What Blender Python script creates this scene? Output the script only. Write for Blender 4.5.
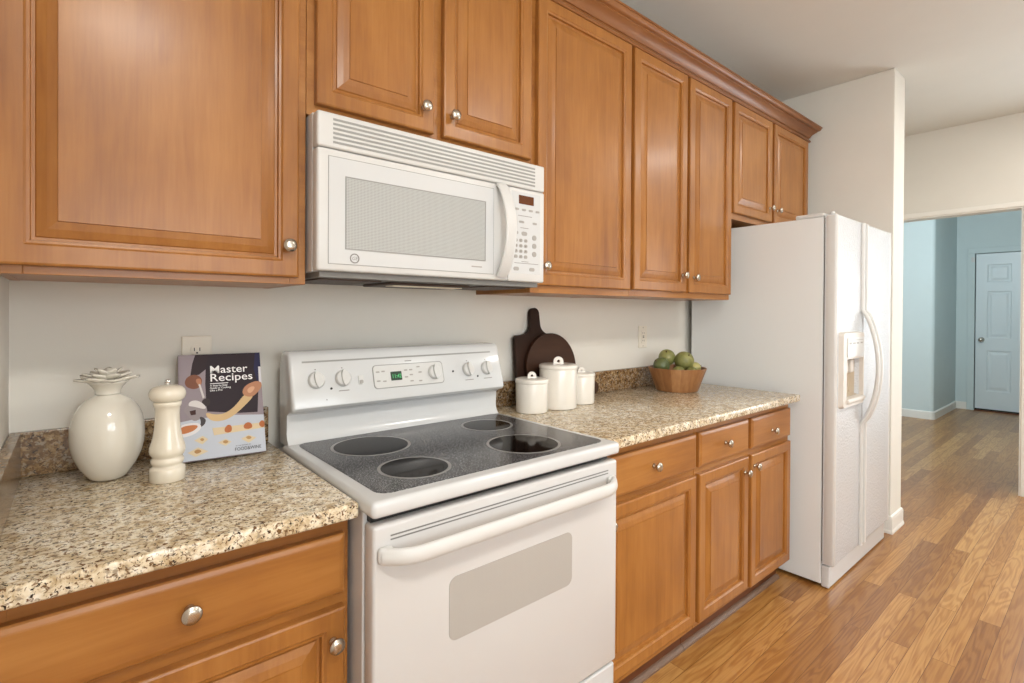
import bpy, bmesh, math, random
from mathutils import Vector, Matrix
random.seed(4)
PI = math.pi
SC = bpy.context.scene
COL = SC.collection
for o in list(bpy.data.objects):
    bpy.data.objects.remove(o)

# ------------------------------------------------------------------ camera
CAM_POS = Vector((-0.4435, -1.6484, 1.2996))
YAW, PITCH, ROLL, FPX, OYPX = 0.7020, 0.0061, 0.0058, 517.14, -26.07
fw = Vector((math.sin(YAW)*math.cos(PITCH), math.cos(YAW)*math.cos(PITCH), -math.sin(PITCH)))
rt0 = Vector((math.cos(YAW), -math.sin(YAW), 0))
up0 = rt0.cross(fw)
rt = rt0*math.cos(ROLL) + up0*math.sin(ROLL)
up = up0*math.cos(ROLL) - rt0*math.sin(ROLL)
cd = bpy.data.cameras.new('camera')
cam = bpy.data.objects.new('camera', cd); COL.objects.link(cam)
M4 = Matrix(((rt.x, up.x, -fw.x, CAM_POS.x), (rt.y, up.y, -fw.y, CAM_POS.y), (rt.z, up.z, -fw.z, CAM_POS.z), (0, 0, 0, 1)))
cam.matrix_world = M4
cd.sensor_fit = 'HORIZONTAL'; cd.sensor_width = 36.0
cd.lens = FPX/1024*36.0
cd.shift_y = OYPX/1024
cd.clip_start = 0.02; cd.clip_end = 60
SC.camera = cam

# ------------------------------------------------------------------ world, lights, exposure
w = bpy.data.worlds.new('world'); SC.world = w; w.use_nodes = True
w.node_tree.nodes['Background'].inputs[0].default_value = (0.75, 0.87, 1.0, 1)
w.node_tree.nodes['Background'].inputs[1].default_value = 1.0
SC.view_settings.view_transform = 'Standard'; SC.view_settings.look = 'None'
SC.view_settings.gamma = 1.0; SC.view_settings.use_curve_mapping = False
SC.view_settings.exposure = -0.14

def area(name, loc, direction, size, power, color, size_y=None, shape=None, spread=None):
    l = bpy.data.lights.new(name, 'AREA'); l.energy = power; l.color = color
    l.shape = shape or ('RECTANGLE' if size_y else 'DISK'); l.size = size
    if size_y: l.size_y = size_y
    if spread: l.spread = spread
    o = bpy.data.objects.new(name, l); COL.objects.link(o); o.location = loc
    o.rotation_euler = Vector(direction).to_track_quat('-Z', 'Z').to_euler()
    return o
WARM = (1.0, 0.965, 0.90); COOL = (0.80, 0.92, 1.0)
area('ceiling_lamp_sink', (-0.25, -2.35, 2.745), (0, 0, -1), 0.42, 30, WARM)
area('ceiling_lamp_middle', (1.9, -2.35, 2.745), (0, 0, -1), 0.42, 24, WARM)
area('dining_fill_lamp', (3.75, -1.9, 2.745), (0, 0, -1), 0.45, 20, WARM)  # added fill, no known fixture; brightens the header wall
area('dining_window_daylight', (4.815, -2.12, 1.32), (-1, 0, 0), 1.5, 30, COOL, 1.6)
area('sink_window_daylight', (0.2, -3.97, 1.6), (0, 1, 0.0), 1.5, 20, (0.90, 0.955, 1.0), 1.0)
area('left_fill_light', (-0.615, -2.95, 1.45), (1, 0, 0), 1.3, 34, (0.90, 0.955, 1.0), 1.5)  # added fill from the left for the fridge side and stub
area('hall_fill_light', (5.05, -0.62, 2.42), (1, 0.05, -0.12), 0.9, 56, (0.82, 0.94, 1.0), 0.5)  # unseen fill above the opening, added to light the hall walls

# ------------------------------------------------------------------ materials
def s2l(c):
    return tuple(((v/255)/12.92 if v/255 <= 0.04045 else ((v/255+0.055)/1.055)**2.4) for v in c) + (1,)
def newmat(name):
    m = bpy.data.materials.new(name); m.use_nodes = True
    nt = m.node_tree; b = nt.nodes['Principled BSDF']
    return m, nt, b
def N(nt, typ, **kw):
    n = nt.nodes.new(typ)
    for k, v in kw.items():
        if k in n.inputs.keys() if hasattr(n.inputs, 'keys') else False: n.inputs[k].default_value = v
        else: setattr(n, k, v)
    return n
def ramp(nt, stops):
    r = nt.nodes.new('ShaderNodeValToRGB'); e = r.color_ramp.elements
    while len(e) < len(stops): e.new(0.5)
    for el, (p, c) in zip(e, stops): el.position = p; el.color = c
    return r
def flat(name, rgb, rough=0.5, metal=0.0, coat=0.0, bump=None, var=0.0, spec=0.5):
    """solid colour with a faint procedural mottling and optional noise bump (scale, strength)"""
    m, nt, b = newmat(name)
    c = s2l(rgb)
    tc = nt.nodes.new('ShaderNodeTexCoord')
    if var:
        nz = N(nt, 'ShaderNodeTexNoise'); nz.inputs['Scale'].default_value = 6; nz.inputs['Detail'].default_value = 4
        nt.links.new(tc.outputs['Object'], nz.inputs['Vector'])
        r = ramp(nt, [(0.3, tuple(x*(1-var) for x in c[:3])+(1,)), (0.7, c)])
        nt.links.new(nz.outputs['Fac'], r.inputs[0]); nt.links.new(r.outputs[0], b.inputs['Base Color'])
    else:
        b.inputs['Base Color'].default_value = c
    b.inputs['Roughness'].default_value = rough; b.inputs['Metallic'].default_value = metal
    b.inputs['Coat Weight'].default_value = coat; b.inputs['Coat Roughness'].default_value = 0.08
    b.inputs['Specular IOR Level'].default_value = spec
    if bump:
        nz2 = N(nt, 'ShaderNodeTexNoise'); nz2.inputs['Scale'].default_value = bump[0]; nz2.inputs['Detail'].default_value = 3
        nt.links.new(tc.outputs['Object'], nz2.inputs['Vector'])
        bp = nt.nodes.new('ShaderNodeBump'); bp.inputs['Strength'].default_value = bump[1]; bp.inputs['Distance'].default_value = bump[2] if len(bump) > 2 else 0.002
        nt.links.new(nz2.outputs['Fac'], bp.inputs['Height']); nt.links.new(bp.outputs['Normal'], b.inputs['Normal'])
    return m
def wood(name, axis, cols, rough=0.36, scale=1.0, coat=0.12, spec=0.45):
    m, nt, b = newmat(name); L = nt.links
    tc = nt.nodes.new('ShaderNodeTexCoord'); oi = nt.nodes.new('ShaderNodeObjectInfo')
    cx = nt.nodes.new('ShaderNodeCombineXYZ')
    for i, k in enumerate((7.0, 13.0, 5.0)):
        mm = nt.nodes.new('ShaderNodeMath'); mm.operation = 'MULTIPLY'; mm.inputs[1].default_value = k
        L.new(oi.outputs['Random'], mm.inputs[0]); L.new(mm.outputs[0], cx.inputs[i])
    ad = nt.nodes.new('ShaderNodeVectorMath'); ad.operation = 'ADD'
    L.new(tc.outputs['Object'], ad.inputs[0]); L.new(cx.outputs[0], ad.inputs[1])
    def mapped(al, ac):
        mp = nt.nodes.new('ShaderNodeMapping'); s = [ac, ac, ac]; s[axis] = al
        mp.inputs['Scale'].default_value = [v*scale for v in s]
        L.new(ad.outputs[0], mp.inputs['Vector']); return mp
    def noise(mp, det=5, rg=0.6, dist=0.0):
        n = nt.nodes.new('ShaderNodeTexNoise'); n.inputs['Scale'].default_value = 1; n.inputs['Detail'].default_value = det
        n.inputs['Roughness'].default_value = rg; n.inputs['Distortion'].default_value = dist
        L.new(mp.outputs[0], n.inputs['Vector']); return n
    blotch = noise(mapped(2.6, 4.5), 3, 0.55, 0.3); grain = noise(mapped(2.2, 26), 5, 0.6, 0.5); fine = noise(mapped(9, 170), 2, 0.5)
    r1 = ramp(nt, [(0.25, s2l(cols[0])), (0.5, s2l(cols[1])), (0.78, s2l(cols[2]))])
    a = nt.nodes.new('ShaderNodeMix'); a.inputs[0].default_value = 0.45
    L.new(blotch.outputs['Fac'], a.inputs[2]); L.new(grain.outputs['Fac'], a.inputs[3])
    c = nt.nodes.new('ShaderNodeMix'); c.inputs[0].default_value = 0.14
    L.new(a.outputs[0], c.inputs[2]); L.new(fine.outputs['Fac'], c.inputs[3])
    L.new(c.outputs[0], r1.inputs[0]); L.new(r1.outputs[0], b.inputs['Base Color'])
    b.inputs['Roughness'].default_value = rough; b.inputs['Specular IOR Level'].default_value = spec
    b.inputs['Coat Weight'].default_value = coat; b.inputs['Coat Roughness'].default_value = 0.18
    return m
CAB = ((124, 73, 29), (160, 104, 46), (185, 130, 67))
M = {}
M['wood_v'] = wood('maple_vertical_grain', 2, CAB)
M['wood_h'] = wood('maple_horizontal_grain', 0, CAB)
M['wood_crown'] = wood('maple_crown_shaded', 0, ((104, 60, 26), (136, 84, 40), (158, 104, 56)))  # shade on the crown's down-turned faces, put into a darker maple colour
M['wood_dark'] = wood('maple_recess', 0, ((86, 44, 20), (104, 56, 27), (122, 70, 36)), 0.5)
M['bowl'] = wood('acacia', 2, ((104, 58, 30), (150, 92, 50), (186, 126, 76)), 0.4, 1.0)
M['board'] = wood('espresso_wood', 2, ((34, 20, 14), (46, 28, 19), (58, 36, 25)), 0.55, coat=0.0, spec=0.18)
M['board_round'] = wood('walnut_wood', 0, ((44, 26, 17), (58, 36, 24), (74, 48, 32)), 0.5, coat=0.0, spec=0.2)
M['enamel'] = flat('white_enamel', (209, 210, 210), 0.22, coat=0.4)
M['plastic'] = flat('white_plastic', (210, 209, 206), 0.35)
M['oven_face'] = flat('oven_door_white', (203, 201, 199), 0.18, coat=0.3)
M['pebble'] = flat('pebbled_white_steel', (211, 213, 216), 0.27, bump=(110, 0.8, 0.005))
M['fridge_side'] = flat('fridge_side_white', (226, 228, 227), 0.45, bump=(500, 0.12, 0.001))
M['cream'] = flat('cream_plastic', (212, 205, 196), 0.4)
M['cream_dark'] = flat('dispenser_recess', (196, 180, 158), 0.45)
M['gasket'] = flat('grey_gasket', (120, 118, 114), 0.6)
M['black'] = flat('black_trim', (22, 21, 20), 0.4)
M['dark'] = flat('dark_slot', (62, 58, 54), 0.6)
M['filter'] = flat('grease_filter', (70, 52, 42), 0.5, bump=(300, 0.6))
M['greyslot'] = flat('vent_grey', (150, 150, 146), 0.5)
M['paint'] = flat('wall_paint', (226, 222, 213), 0.75, bump=(220, 0.06), var=0.02)
M['ceil'] = flat('ceiling_paint', (222, 221, 215), 0.85, bump=(160, 0.08), var=0.02)
M['hallpaint'] = flat('hall_paint', (206, 218, 218), 0.7, bump=(220, 0.05), var=0.02)
M['trim'] = flat('white_trim_paint', (234, 231, 224), 0.4)
M['halldoor'] = flat('white_door_paint', (222, 230, 232), 0.4)
M['ceramic'] = flat('white_ceramic', (228, 223, 211), 0.12, coat=0.6)
M['ceramic_mill'] = flat('cream_lacquer', (232, 223, 205), 0.2, coat=0.4)
M['canister'] = flat('white_glazed_stoneware', (234, 228, 218), 0.2, coat=0.4)
M['nickel'] = flat('brushed_nickel', (196, 188, 176), 0.26, metal=1.0)
M['chrome'] = flat('chrome', (220, 220, 218), 0.12, metal=1.0)
M['outlet'] = flat('almond_outlet', (228, 220, 205), 0.4)
M['display'] = flat('amber_display', (96, 50, 20), 0.25)
M['keys'] = flat('grey_keys', (164, 160, 154), 0.5)
M['ink'] = flat('grey_print', (128, 124, 120), 0.6)
M['mesh_glass'] = None
M['paper'] = flat('page_edges', (228, 222, 210), 0.8)
m, nt, b = newmat('green_led'); b.inputs['Base Color'].default_value = s2l((10, 40, 20)); b.inputs['Emission Color'].default_value = s2l((90, 220, 130)); b.inputs['Emission Strength'].default_value = 0.75; M['led'] = m
M['ledback'] = flat('clock_window', (26, 58, 40), 0.3)
M['lens'] = flat('lamp_lens', (232, 222, 200), 0.3)

def granite(name, stops, sh):
    m, nt, b = newmat(name); L = nt.links
    tc = nt.nodes.new('ShaderNodeTexCoord')
    def noise(s, d, r=0.6, dist=0.0, off=0):
        mp = nt.nodes.new('ShaderNodeMapping'); mp.inputs['Location'].default_value = (off, off*1.7, off*0.6)
        L.new(tc.outputs['Object'], mp.inputs['Vector'])
        n = nt.nodes.new('ShaderNodeTexNoise'); n.inputs['Scale'].default_value = s; n.inputs['Detail'].default_value = d
        n.inputs['Roughness'].default_value = r; n.inputs['Distortion'].default_value = dist
        L.new(mp.outputs[0], n.inputs['Vector']); return n
    def mix(fac, a, bcol):
        x = nt.nodes.new('ShaderNodeMix'); x.data_type = 'RGBA'
        L.new(fac, x.inputs[0])
        if isinstance(a, tuple): x.inputs[6].default_value = a
        else: L.new(a, x.inputs[6])
        x.inputs[7].default_value = bcol
        return x.outputs[2]
    base = ramp(nt, [(p, s2l(c_)) for p, c_ in zip((0.34, 0.46, 0.56, 0.68), stops)])
    L.new(noise(48, 6, 0.65, 0.6).outputs['Fac'], base.inputs[0])
    rg = ramp(nt, [(0.56-sh, (0, 0, 0, 1)), (0.62-sh, (1, 1, 1, 1))]); L.new(noise(84, 4, 0.6, 0.4, 3).outputs['Fac'], rg.inputs[0])
    c = mix(rg.outputs[0], base.outputs[0], s2l((164, 148, 126)))
    rb = ramp(nt, [(0.56-sh, (0, 0, 0, 1)), (0.62-sh, (1, 1, 1, 1))]); L.new(noise(125, 3, 0.55, 0.8, 7).outputs['Fac'], rb.inputs[0])
    c = mix(rb.outputs[0], c, s2l((112, 82, 52)))
    rd = ramp(nt, [(0.61-sh, (0, 0, 0, 1)), (0.65-sh, (1, 1, 1, 1))]); L.new(noise(140, 3, 0.6, 0.6, 11).outputs['Fac'], rd.inputs[0])
    c = mix(rd.outputs[0], c, s2l((48, 34, 26)))
    L.new(c, b.inputs['Base Color'])
    b.inputs['Roughness'].default_value = 0.22; b.inputs['Coat Weight'].default_value = 0.15
    return m
M['granite'] = granite('speckled_granite', ((178, 152, 114), (214, 196, 164), (232, 220, 195), (246, 240, 227)), 0.0)
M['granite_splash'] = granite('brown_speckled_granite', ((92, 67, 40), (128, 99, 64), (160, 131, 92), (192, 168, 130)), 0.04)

def speckle_glass():
    m, nt, b = newmat('speckled_cooktop_glass'); L = nt.links
    tc = nt.nodes.new('ShaderNodeTexCoord')
    n = nt.nodes.new('ShaderNodeTexNoise'); n.inputs['Scale'].default_value = 300; n.inputs['Detail'].default_value = 2
    L.new(tc.outputs['Object'], n.inputs['Vector'])
    r = ramp(nt, [(0.42, s2l((34, 33, 35))), (0.55, s2l((62, 61, 64))), (0.62, s2l((150, 149, 150)))])
    L.new(n.outputs['Fac'], r.inputs[0]); L.new(r.outputs[0], b.inputs['Base Color'])
    b.inputs['Roughness'].default_value = 0.16; b.inputs['Specular IOR Level'].default_value = 0.22
    return m
M['glass_top'] = speckle_glass()
M['burner'] = flat('burner_glass', (20, 14, 11), 0.06, spec=0.04)
M['ring'] = flat('burner_ring', (138, 136, 134), 0.3)

def mesh_window(name, c1, c2, rough):
    m, nt, b = newmat(name); L = nt.links
    tc = nt.nodes.new('ShaderNodeTexCoord'); mp = nt.nodes.new('ShaderNodeMapping'); mp.inputs['Scale'].default_value = (260, 1, 260)
    L.new(tc.outputs['Object'], mp.inputs['Vector'])
    ck = nt.nodes.new('ShaderNodeTexVoronoi'); ck.inputs['Scale'].default_value = 1.0; ck.inputs['Randomness'].default_value = 0.0
    L.new(mp.outputs[0], ck.inputs['Vector'])
    r = ramp(nt, [(0.25, s2l(c1)), (0.5, s2l(c2))]); L.new(ck.outputs['Distance'], r.inputs[0])
    L.new(r.outputs[0], b.inputs['Base Color']); b.inputs['Roughness'].default_value = rough
    return m
M['mesh_glass'] = mesh_window('screened_window', (146, 146, 143), (188, 190, 188), 0.2)
M['oven_glass'] = mesh_window('oven_window', (160, 156, 150), (176, 172, 166), 0.12)

def oak_floor():
    m, nt, b = newmat('oak_strip_floor'); L = nt.links
    tc = nt.nodes.new('ShaderNodeTexCoord')
    br = nt.nodes.new('ShaderNodeTexBrick'); br.offset = 0.37; br.offset_frequency = 2; br.squash = 1.0
    br.inputs['Scale'].default_value = 1.0; br.inputs['Brick Width'].default_value = 1.25; br.inputs['Row Height'].default_value = 0.070
    br.inputs['Mortar Size'].default_value = 0.0009; br.inputs['Mortar Smooth'].default_value = 0.1; br.inputs['Bias'].default_value = 0.0
    br.inputs['Color1'].default_value = (0, 0, 0, 1); br.inputs['Color2'].default_value = (1, 1, 1, 1); br.inputs['Mortar'].default_value = (0.2, 0.2, 0.2, 1)
    L.new(tc.outputs['Object'], br.inputs['Vector'])
    sc = nt.nodes.new('ShaderNodeVectorMath'); sc.operation = 'MULTIPLY'; sc.inputs[1].default_value = (17, 23, 9)
    L.new(br.outputs['Color'], sc.inputs[0])
    ad = nt.nodes.new('ShaderNodeVectorMath'); ad.operation = 'ADD'; L.new(tc.outputs['Object'], ad.inputs[0]); L.new(sc.outputs[0], ad.inputs[1])
    mp = nt.nodes.new('ShaderNodeMapping'); mp.inputs['Scale'].default_value = (1.1, 11, 1); L.new(ad.outputs[0], mp.inputs['Vector'])
    g = nt.nodes.new('ShaderNodeTexNoise'); g.inputs['Scale'].default_value = 1.3; g.inputs['Detail'].default_value = 2; g.inputs['Distortion'].default_value = 0.4
    L.new(mp.outputs[0], g.inputs['Vector'])
    mu = nt.nodes.new('ShaderNodeMath'); mu.operation = 'MULTIPLY'; mu.inputs[1].default_value = 70; L.new(g.outputs['Fac'], mu.inputs[0])
    sn = nt.nodes.new('ShaderNodeMath'); sn.operation = 'SINE'; L.new(mu.outputs[0], sn.inputs[0])
    rr = ramp(nt, [(0.0, (0, 0, 0, 1)), (0.75, (1, 1, 1, 1))])
    mr = nt.nodes.new('ShaderNodeMapRange'); mr.inputs[1].default_value = -1; mr.inputs[2].default_value = 1; L.new(sn.outputs[0], mr.inputs[0]); L.new(mr.outputs[0], rr.inputs[0])
    mp2 = nt.nodes.new('ShaderNodeMapping'); mp2.inputs['Scale'].default_value = (5, 160, 1); L.new(ad.outputs[0], mp2.inputs['Vector'])
    f = nt.nodes.new('ShaderNodeTexNoise'); f.inputs['Scale'].default_value = 1; f.inputs['Detail'].default_value = 4; L.new(mp2.outputs[0], f.inputs['Vector'])
    board = ramp(nt, [(0.0, s2l((154, 105, 52))), (0.35, s2l((171, 121, 62))), (0.7, s2l((184, 134, 73))), (1.0, s2l((200, 153, 92)))])
    L.new(br.outputs['Color'], board.inputs[0])
    def mixc(fac_sock, fmul, a, col):
        x = nt.nodes.new('ShaderNodeMix'); x.data_type = 'RGBA'; x.blend_type = 'MULTIPLY'
        k = nt.nodes.new('ShaderNodeMath'); k.operation = 'MULTIPLY'; k.inputs[1].default_value = fmul
        L.new(fac_sock, k.inputs[0]); L.new(k.outputs[0], x.inputs[0]); L.new(a, x.inputs[6]); x.inputs[7].default_value = col
        return x.outputs[2]
    inv = nt.nodes.new('ShaderNodeMath'); inv.operation = 'SUBTRACT'; inv.inputs[0].default_value = 1; L.new(rr.outputs[0], inv.inputs[1])
    c = mixc(inv.outputs[0], 0.55, board.outputs[0], (0.62, 0.45, 0.28, 1))
    rf = ramp(nt, [(0.45, (0, 0, 0, 1)), (0.7, (1, 1, 1, 1))]); L.new(f.outputs['Fac'], rf.inputs[0])
    c = mixc(rf.outputs[0], 0.5, c, (0.68, 0.52, 0.36, 1))
    c = mixc(br.outputs['Fac'], 0.7, c, (0.25, 0.15, 0.08, 1))
    L.new(c, b.inputs['Base Color'])
    b.inputs['Roughness'].default_value = 0.33; b.inputs['Coat Weight'].default_value = 0.2; b.inputs['Coat Roughness'].default_value = 0.15
    return m
M['floor'] = oak_floor()

# ------------------------------------------------------------------ mesh helpers
def add_box(bm, x0, x1, y0, y1, z0, z1, r=0.0, seg=2, mi=0):
    x0, x1 = min(x0, x1), max(x0, x1); y0, y1 = min(y0, y1), max(y0, y1); z0, z1 = min(z0, z1), max(z0, z1)
    t = bmesh.new()
    v = [t.verts.new((x, y, z)) for x in (x0, x1) for y in (y0, y1) for z in (z0, z1)]
    for f in ((0, 1, 3, 2), (4, 6, 7, 5), (0, 4, 5, 1), (2, 3, 7, 6), (0, 2, 6, 4), (1, 5, 7, 3)):
        t.faces.new([v[i] for i in f])
    if r:
        r = min(r, 0.49*min(x1-x0, y1-y0, z1-z0))
        bmesh.ops.bevel(t, geom=t.edges[:], offset=r, segments=seg, profile=0.5, affect='EDGES')
    merge(bm, t, mi)
def merge(bm, t, mi=0, mat=None):
    vm = {}
    for v in t.verts: vm[v] = bm.verts.new(mat @ v.co if mat else v.co)
    for f in t.faces:
        try:
            nf = bm.faces.new([vm[v] for v in f.verts]); nf.material_index = mi; nf.smooth = f.smooth
        except ValueError: pass
    t.free()
def add_lathe(bm, prof, cx=0, cy=0, cz=0, seg=48, axis='z', mi=0, smooth=True):
    """prof: list of (height, radius) bottom to top"""
    rings = []
    for h, r in prof:
        if r <= 1e-6:
            p = (cx, cy, cz+h) if axis == 'z' else (cx, cy-h, cz)
            rings.append([bm.verts.new(p)])
        else:
            ring = []
            for i in range(seg):
                a = 2*PI*i/seg
                if axis == 'z': p = (cx+r*math.cos(a), cy+r*math.sin(a), cz+h)
                else: p = (cx+r*math.cos(a), cy-h, cz+r*math.sin(a))
                ring.append(bm.verts.new(p))
            rings.append(ring)
    for a, b_ in zip(rings, rings[1:]):
        for i in range(seg):
            j = (i+1) % seg
            if len(a) == 1 and len(b_) == 1: continue
            if len(a) == 1: f = bm.faces.new((a[0], b_[j], b_[i]))
            elif len(b_) == 1: f = bm.faces.new((a[i], a[j], b_[0]))
            else: f = bm.faces.new((a[i], a[j], b_[j], b_[i]))
            f.smooth = smooth; f.material_index = mi
    if len(rings[0]) > 1: bm.faces.new(list(reversed(rings[0]))).material_index = mi
    if len(rings[-1]) > 1: bm.faces.new(rings[-1]).material_index = mi
def add_prism(bm, pts, fn, d0, d1, mi=0, smooth=False):
    """outline pts (a,b) placed by fn(a,b,d) between depths d0 and d1"""
    A = [bm.verts.new(fn(a, b_, d0)) for a, b_ in pts]; B = [bm.verts.new(fn(a, b_, d1)) for a, b_ in pts]
    n = len(pts)
    bm.faces.new(A).material_index = mi; bm.faces.new(list(reversed(B))).material_index = mi
    for i in range(n):
        f = bm.faces.new((A[i], B[i], B[(i+1) % n], A[(i+1) % n])); f.material_index = mi; f.smooth = smooth
def rrect(x0, x1, z0, z1, r, n=6):
    pts = []
    for cx, cz, a0 in ((x1-r, z1-r, 0), (x0+r, z1-r, 90), (x0+r, z0+r, 180), (x1-r, z0+r, 270)):
        for i in range(n+1):
            a = math.radians(a0+90*i/n); pts.append((cx+r*math.cos(a), cz+r*math.sin(a)))
    return pts
def add_sweep(bm, path, sec, upv=Vector((0, 0, 1)), mi=0, cap=True, smooth=True):
    """path: points; sec(i) -> closed list of (side, normal) offsets"""
    rings = []
    n = len(path)
    for i, p in enumerate(path):
        p = Vector(p); t = (Vector(path[min(i+1, n-1)])-Vector(path[max(i-1, 0)])).normalized()
        s = t.cross(upv).normalized(); q = s.cross(t).normalized()
        rings.append([bm.verts.new(p+s*a+q*b_) for a, b_ in (sec(i) if callable(sec) else sec)])
    for a, b_ in zip(rings, rings[1:]):
        k = len(a)
        for i in range(k):
            f = bm.faces.new((a[i], a[(i+1) % k], b_[(i+1) % k], b_[i])); f.smooth = smooth; f.material_index = mi
    if cap: bm.faces.new(list(reversed(rings[0]))); bm.faces.new(rings[-1])
def circ(r, n=12, sx=1.0, sy=1.0):
    return [(r*sx*math.cos(2*PI*i/n), r*sy*math.sin(2*PI*i/n)) for i in range(n)]

ORI = {}
def obj(name, bm, mats, parent=None, origin=None, smooth=None, weld=False):
    """link bm (built in world coordinates) as one object; children stay in their thing's frame"""
    if parent is not None: org = ORI[parent.name]
    else: org = Vector(origin) if origin is not None else Vector((0, 0, 0))
    if weld: bmesh.ops.remove_doubles(bm, verts=bm.verts[:], dist=1e-5)
    bmesh.ops.recalc_face_normals(bm, faces=bm.faces[:])
    if org.length: bmesh.ops.translate(bm, verts=bm.verts[:], vec=-org)
    me = bpy.data.meshes.new(name); bm.to_mesh(me); bm.free()
    for mm in (mats if isinstance(mats, (list, tuple)) else [mats]): me.materials.append(mm)
    if smooth is not None:
        for p in me.polygons: p.use_smooth = smooth
    o = bpy.data.objects.new(name, me); COL.objects.link(o)
    if parent is not None: o.parent = parent
    else: o.location = org
    ORI[o.name] = org
    return o
def smooth_by_angle(o, deg=35):
    bm = bmesh.new(); bm.from_mesh(o.data)
    for f in bm.faces: f.smooth = True
    for e in bm.edges:
        if len(e.link_faces) == 2 and e.calc_face_angle(0) > math.radians(deg): e.smooth = False
    bm.to_mesh(o.data); bm.free()
    return o
def tag(o, label, cat, group=None):
    o['label'] = label; o['category'] = cat
    if group: o['group'] = group
    return o
def thing(name, label, cat, loc, group=None):
    o = bpy.data.objects.new(name, None); COL.objects.link(o); o.location = loc; o.empty_display_size = 0.05
    ORI[o.name] = Vector(loc)
    return tag(o, label, cat, group)
def struct(name, bm, mats, parent=None):
    o = obj(name, bm, mats, parent)
    if parent is None: o['kind'] = 'structure'
    return o
def boxes(*bs, r=0.0, seg=2):
    bm = bmesh.new()
    for q in bs: add_box(bm, *q, r=r, seg=seg)
    return bm
def text_mesh(s, size, fn, name, mat, parent, bold=0.0, align='LEFT', depth=0.0):
    """a word laid out flat with fn(x, y) -> world point"""
    cu = bpy.data.curves.new(name, 'FONT'); cu.body = s; cu.size = size; cu.align_x = align; cu.offset = bold; cu.resolution_u = 3
    t = bpy.data.objects.new(name, cu); COL.objects.link(t)
    dg = bpy.context.evaluated_depsgraph_get(); me = bpy.data.meshes.new_from_object(t.evaluated_get(dg))
    bm = bmesh.new(); bm.from_mesh(me)
    for v in bm.verts: v.co = fn(v.co.x, v.co.y)
    bpy.data.objects.remove(t); bpy.data.curves.remove(cu); bpy.data.meshes.remove(me)
    return obj(name, bm, mat, parent)

# ------------------------------------------------------------------ the room
CEIL = 2.757; XL = -0.5585; XS = 3.255; XH = 4.75; YF = -3.9
struct('floor', boxes((XL-0.15, 9.2, -4.05, 2.2, -0.05, 0.0)), M['floor'])
struct('ceiling', boxes((XL-0.15, 9.2, -4.05, 2.2, CEIL, CEIL+0.08)), M['ceil'])
struct('wall_back', boxes((XL-0.1, XH, 0.0, 0.1, 0, CEIL)), M['paint'])
struct('wall_left', boxes((XL-0.1, XL, -2.2, 0.0, 0, CEIL), (XL-0.1, XL, -4.0, -3.7, 0, CEIL), (XL-0.1, XL, -3.7, -2.2, 0, 0.6), (XL-0.1, XL, -3.7, -2.2, 2.3, CEIL)), M['paint'])
struct('wall_stub', boxes((XS, 3.475, -0.765, 0.0, 0, CEIL), r=0.004), M['paint'])
# wall with the opening to the hall
OY0, OY1, OZ = -0.26, -1.184, 2.085
struct('wall_header', boxes((XH, XH+0.12, 0.1, OY0, 0, CEIL), (XH, XH+0.12, OY1, -1.37, 0, CEIL), (XH, XH+0.12, -2.87, -4.0, 0, CEIL), (XH, XH+0.12, -1.37, -2.87, 0, 0.52), (XH, XH+0.12, -1.37, -2.87, 2.12, CEIL), (XH, XH+0.12, OY0, OY1, OZ, CEIL)), M['paint'])
bm = bmesh.new()
add_box(bm, XH-0.002, XH+0.122, OY0-0.014, OY0, 0, OZ); add_box(bm, XH-0.002, XH+0.122, OY1, OY1+0.014, 0, OZ)
add_box(bm, XH-0.002, XH+0.122, OY0-0.014, OY1+0.014, OZ-0.014, OZ)
cw = 0.032
for y0, y1, z0, z1 in ((OY0+cw, OY0-0.004, 0, OZ-0.004), (OY1+0.004, OY1-cw, 0, OZ-0.004), (OY0+cw, OY1-cw, OZ-0.004, OZ+cw)): add_box(bm, XH-0.014, XH-0.0005, y0, y1, z0, z1, r=0.003)
struct('trim_1', bm, M['trim'])
# wall behind the camera: patio door and sink window openings
struct('wall_front', boxes((XL-0.1, -0.6, YF-0.1, YF, 0, CEIL), (-0.6, 1.0, YF-0.1, YF, 0, 1.05), (-0.6, 1.0, YF-0.1, YF, 2.15, CEIL),
                           (1.0, XH, YF-0.1, YF, 0, CEIL)), M['paint'])
def win(name, x0, x1, z0, z1, mx):
    bm = bmesh.new(); y0, y1 = YF-0.06, YF+0.02
    for a, b_ in ((x0, x0+0.05), (x1-0.05, x1)): add_box(bm, a, b_, y0, y1, z0, z1)
    for a, b_ in ((z0, z0+0.05), (z1-0.05, z1)): add_box(bm, x0, x1, y0, y1, a, b_)
    for xm in mx: add_box(bm, xm-0.03, xm+0.03, y0, y1, z0, z1)
    struct(name, bm, M['trim'])
win('window_1', -0.6, 1.0, 1.05, 2.15, [0.2])
bm = bmesh.new()
for y0, y1, z0, z1 in ((-1.37, -1.41, 0.52, 2.12), (-2.83, -2.87, 0.52, 2.12), (-2.10, -2.14, 0.52, 2.12), (-1.37, -2.87, 0.52, 0.56), (-1.37, -2.87, 2.08, 2.12)): add_box(bm, XH-0.012, XH+0.03, y0, y1, z0, z1)
struct('window_2', bm, M['trim'])
bm = bmesh.new()
for y0, y1, z0, z1 in ((-2.2, -2.25, 0.65, 2.25), (-3.65, -3.7, 0.65, 2.25), (-2.92, -2.98, 0.65, 2.25), (-2.2, -3.7, 0.6, 0.65), (-2.2, -3.7, 2.25, 2.3)): add_box(bm, XL-0.04, XL+0.012, y0, y1, z0, z1)
struct('fill_window', bm, M['trim'])  # made-up window around the left fill light
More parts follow.
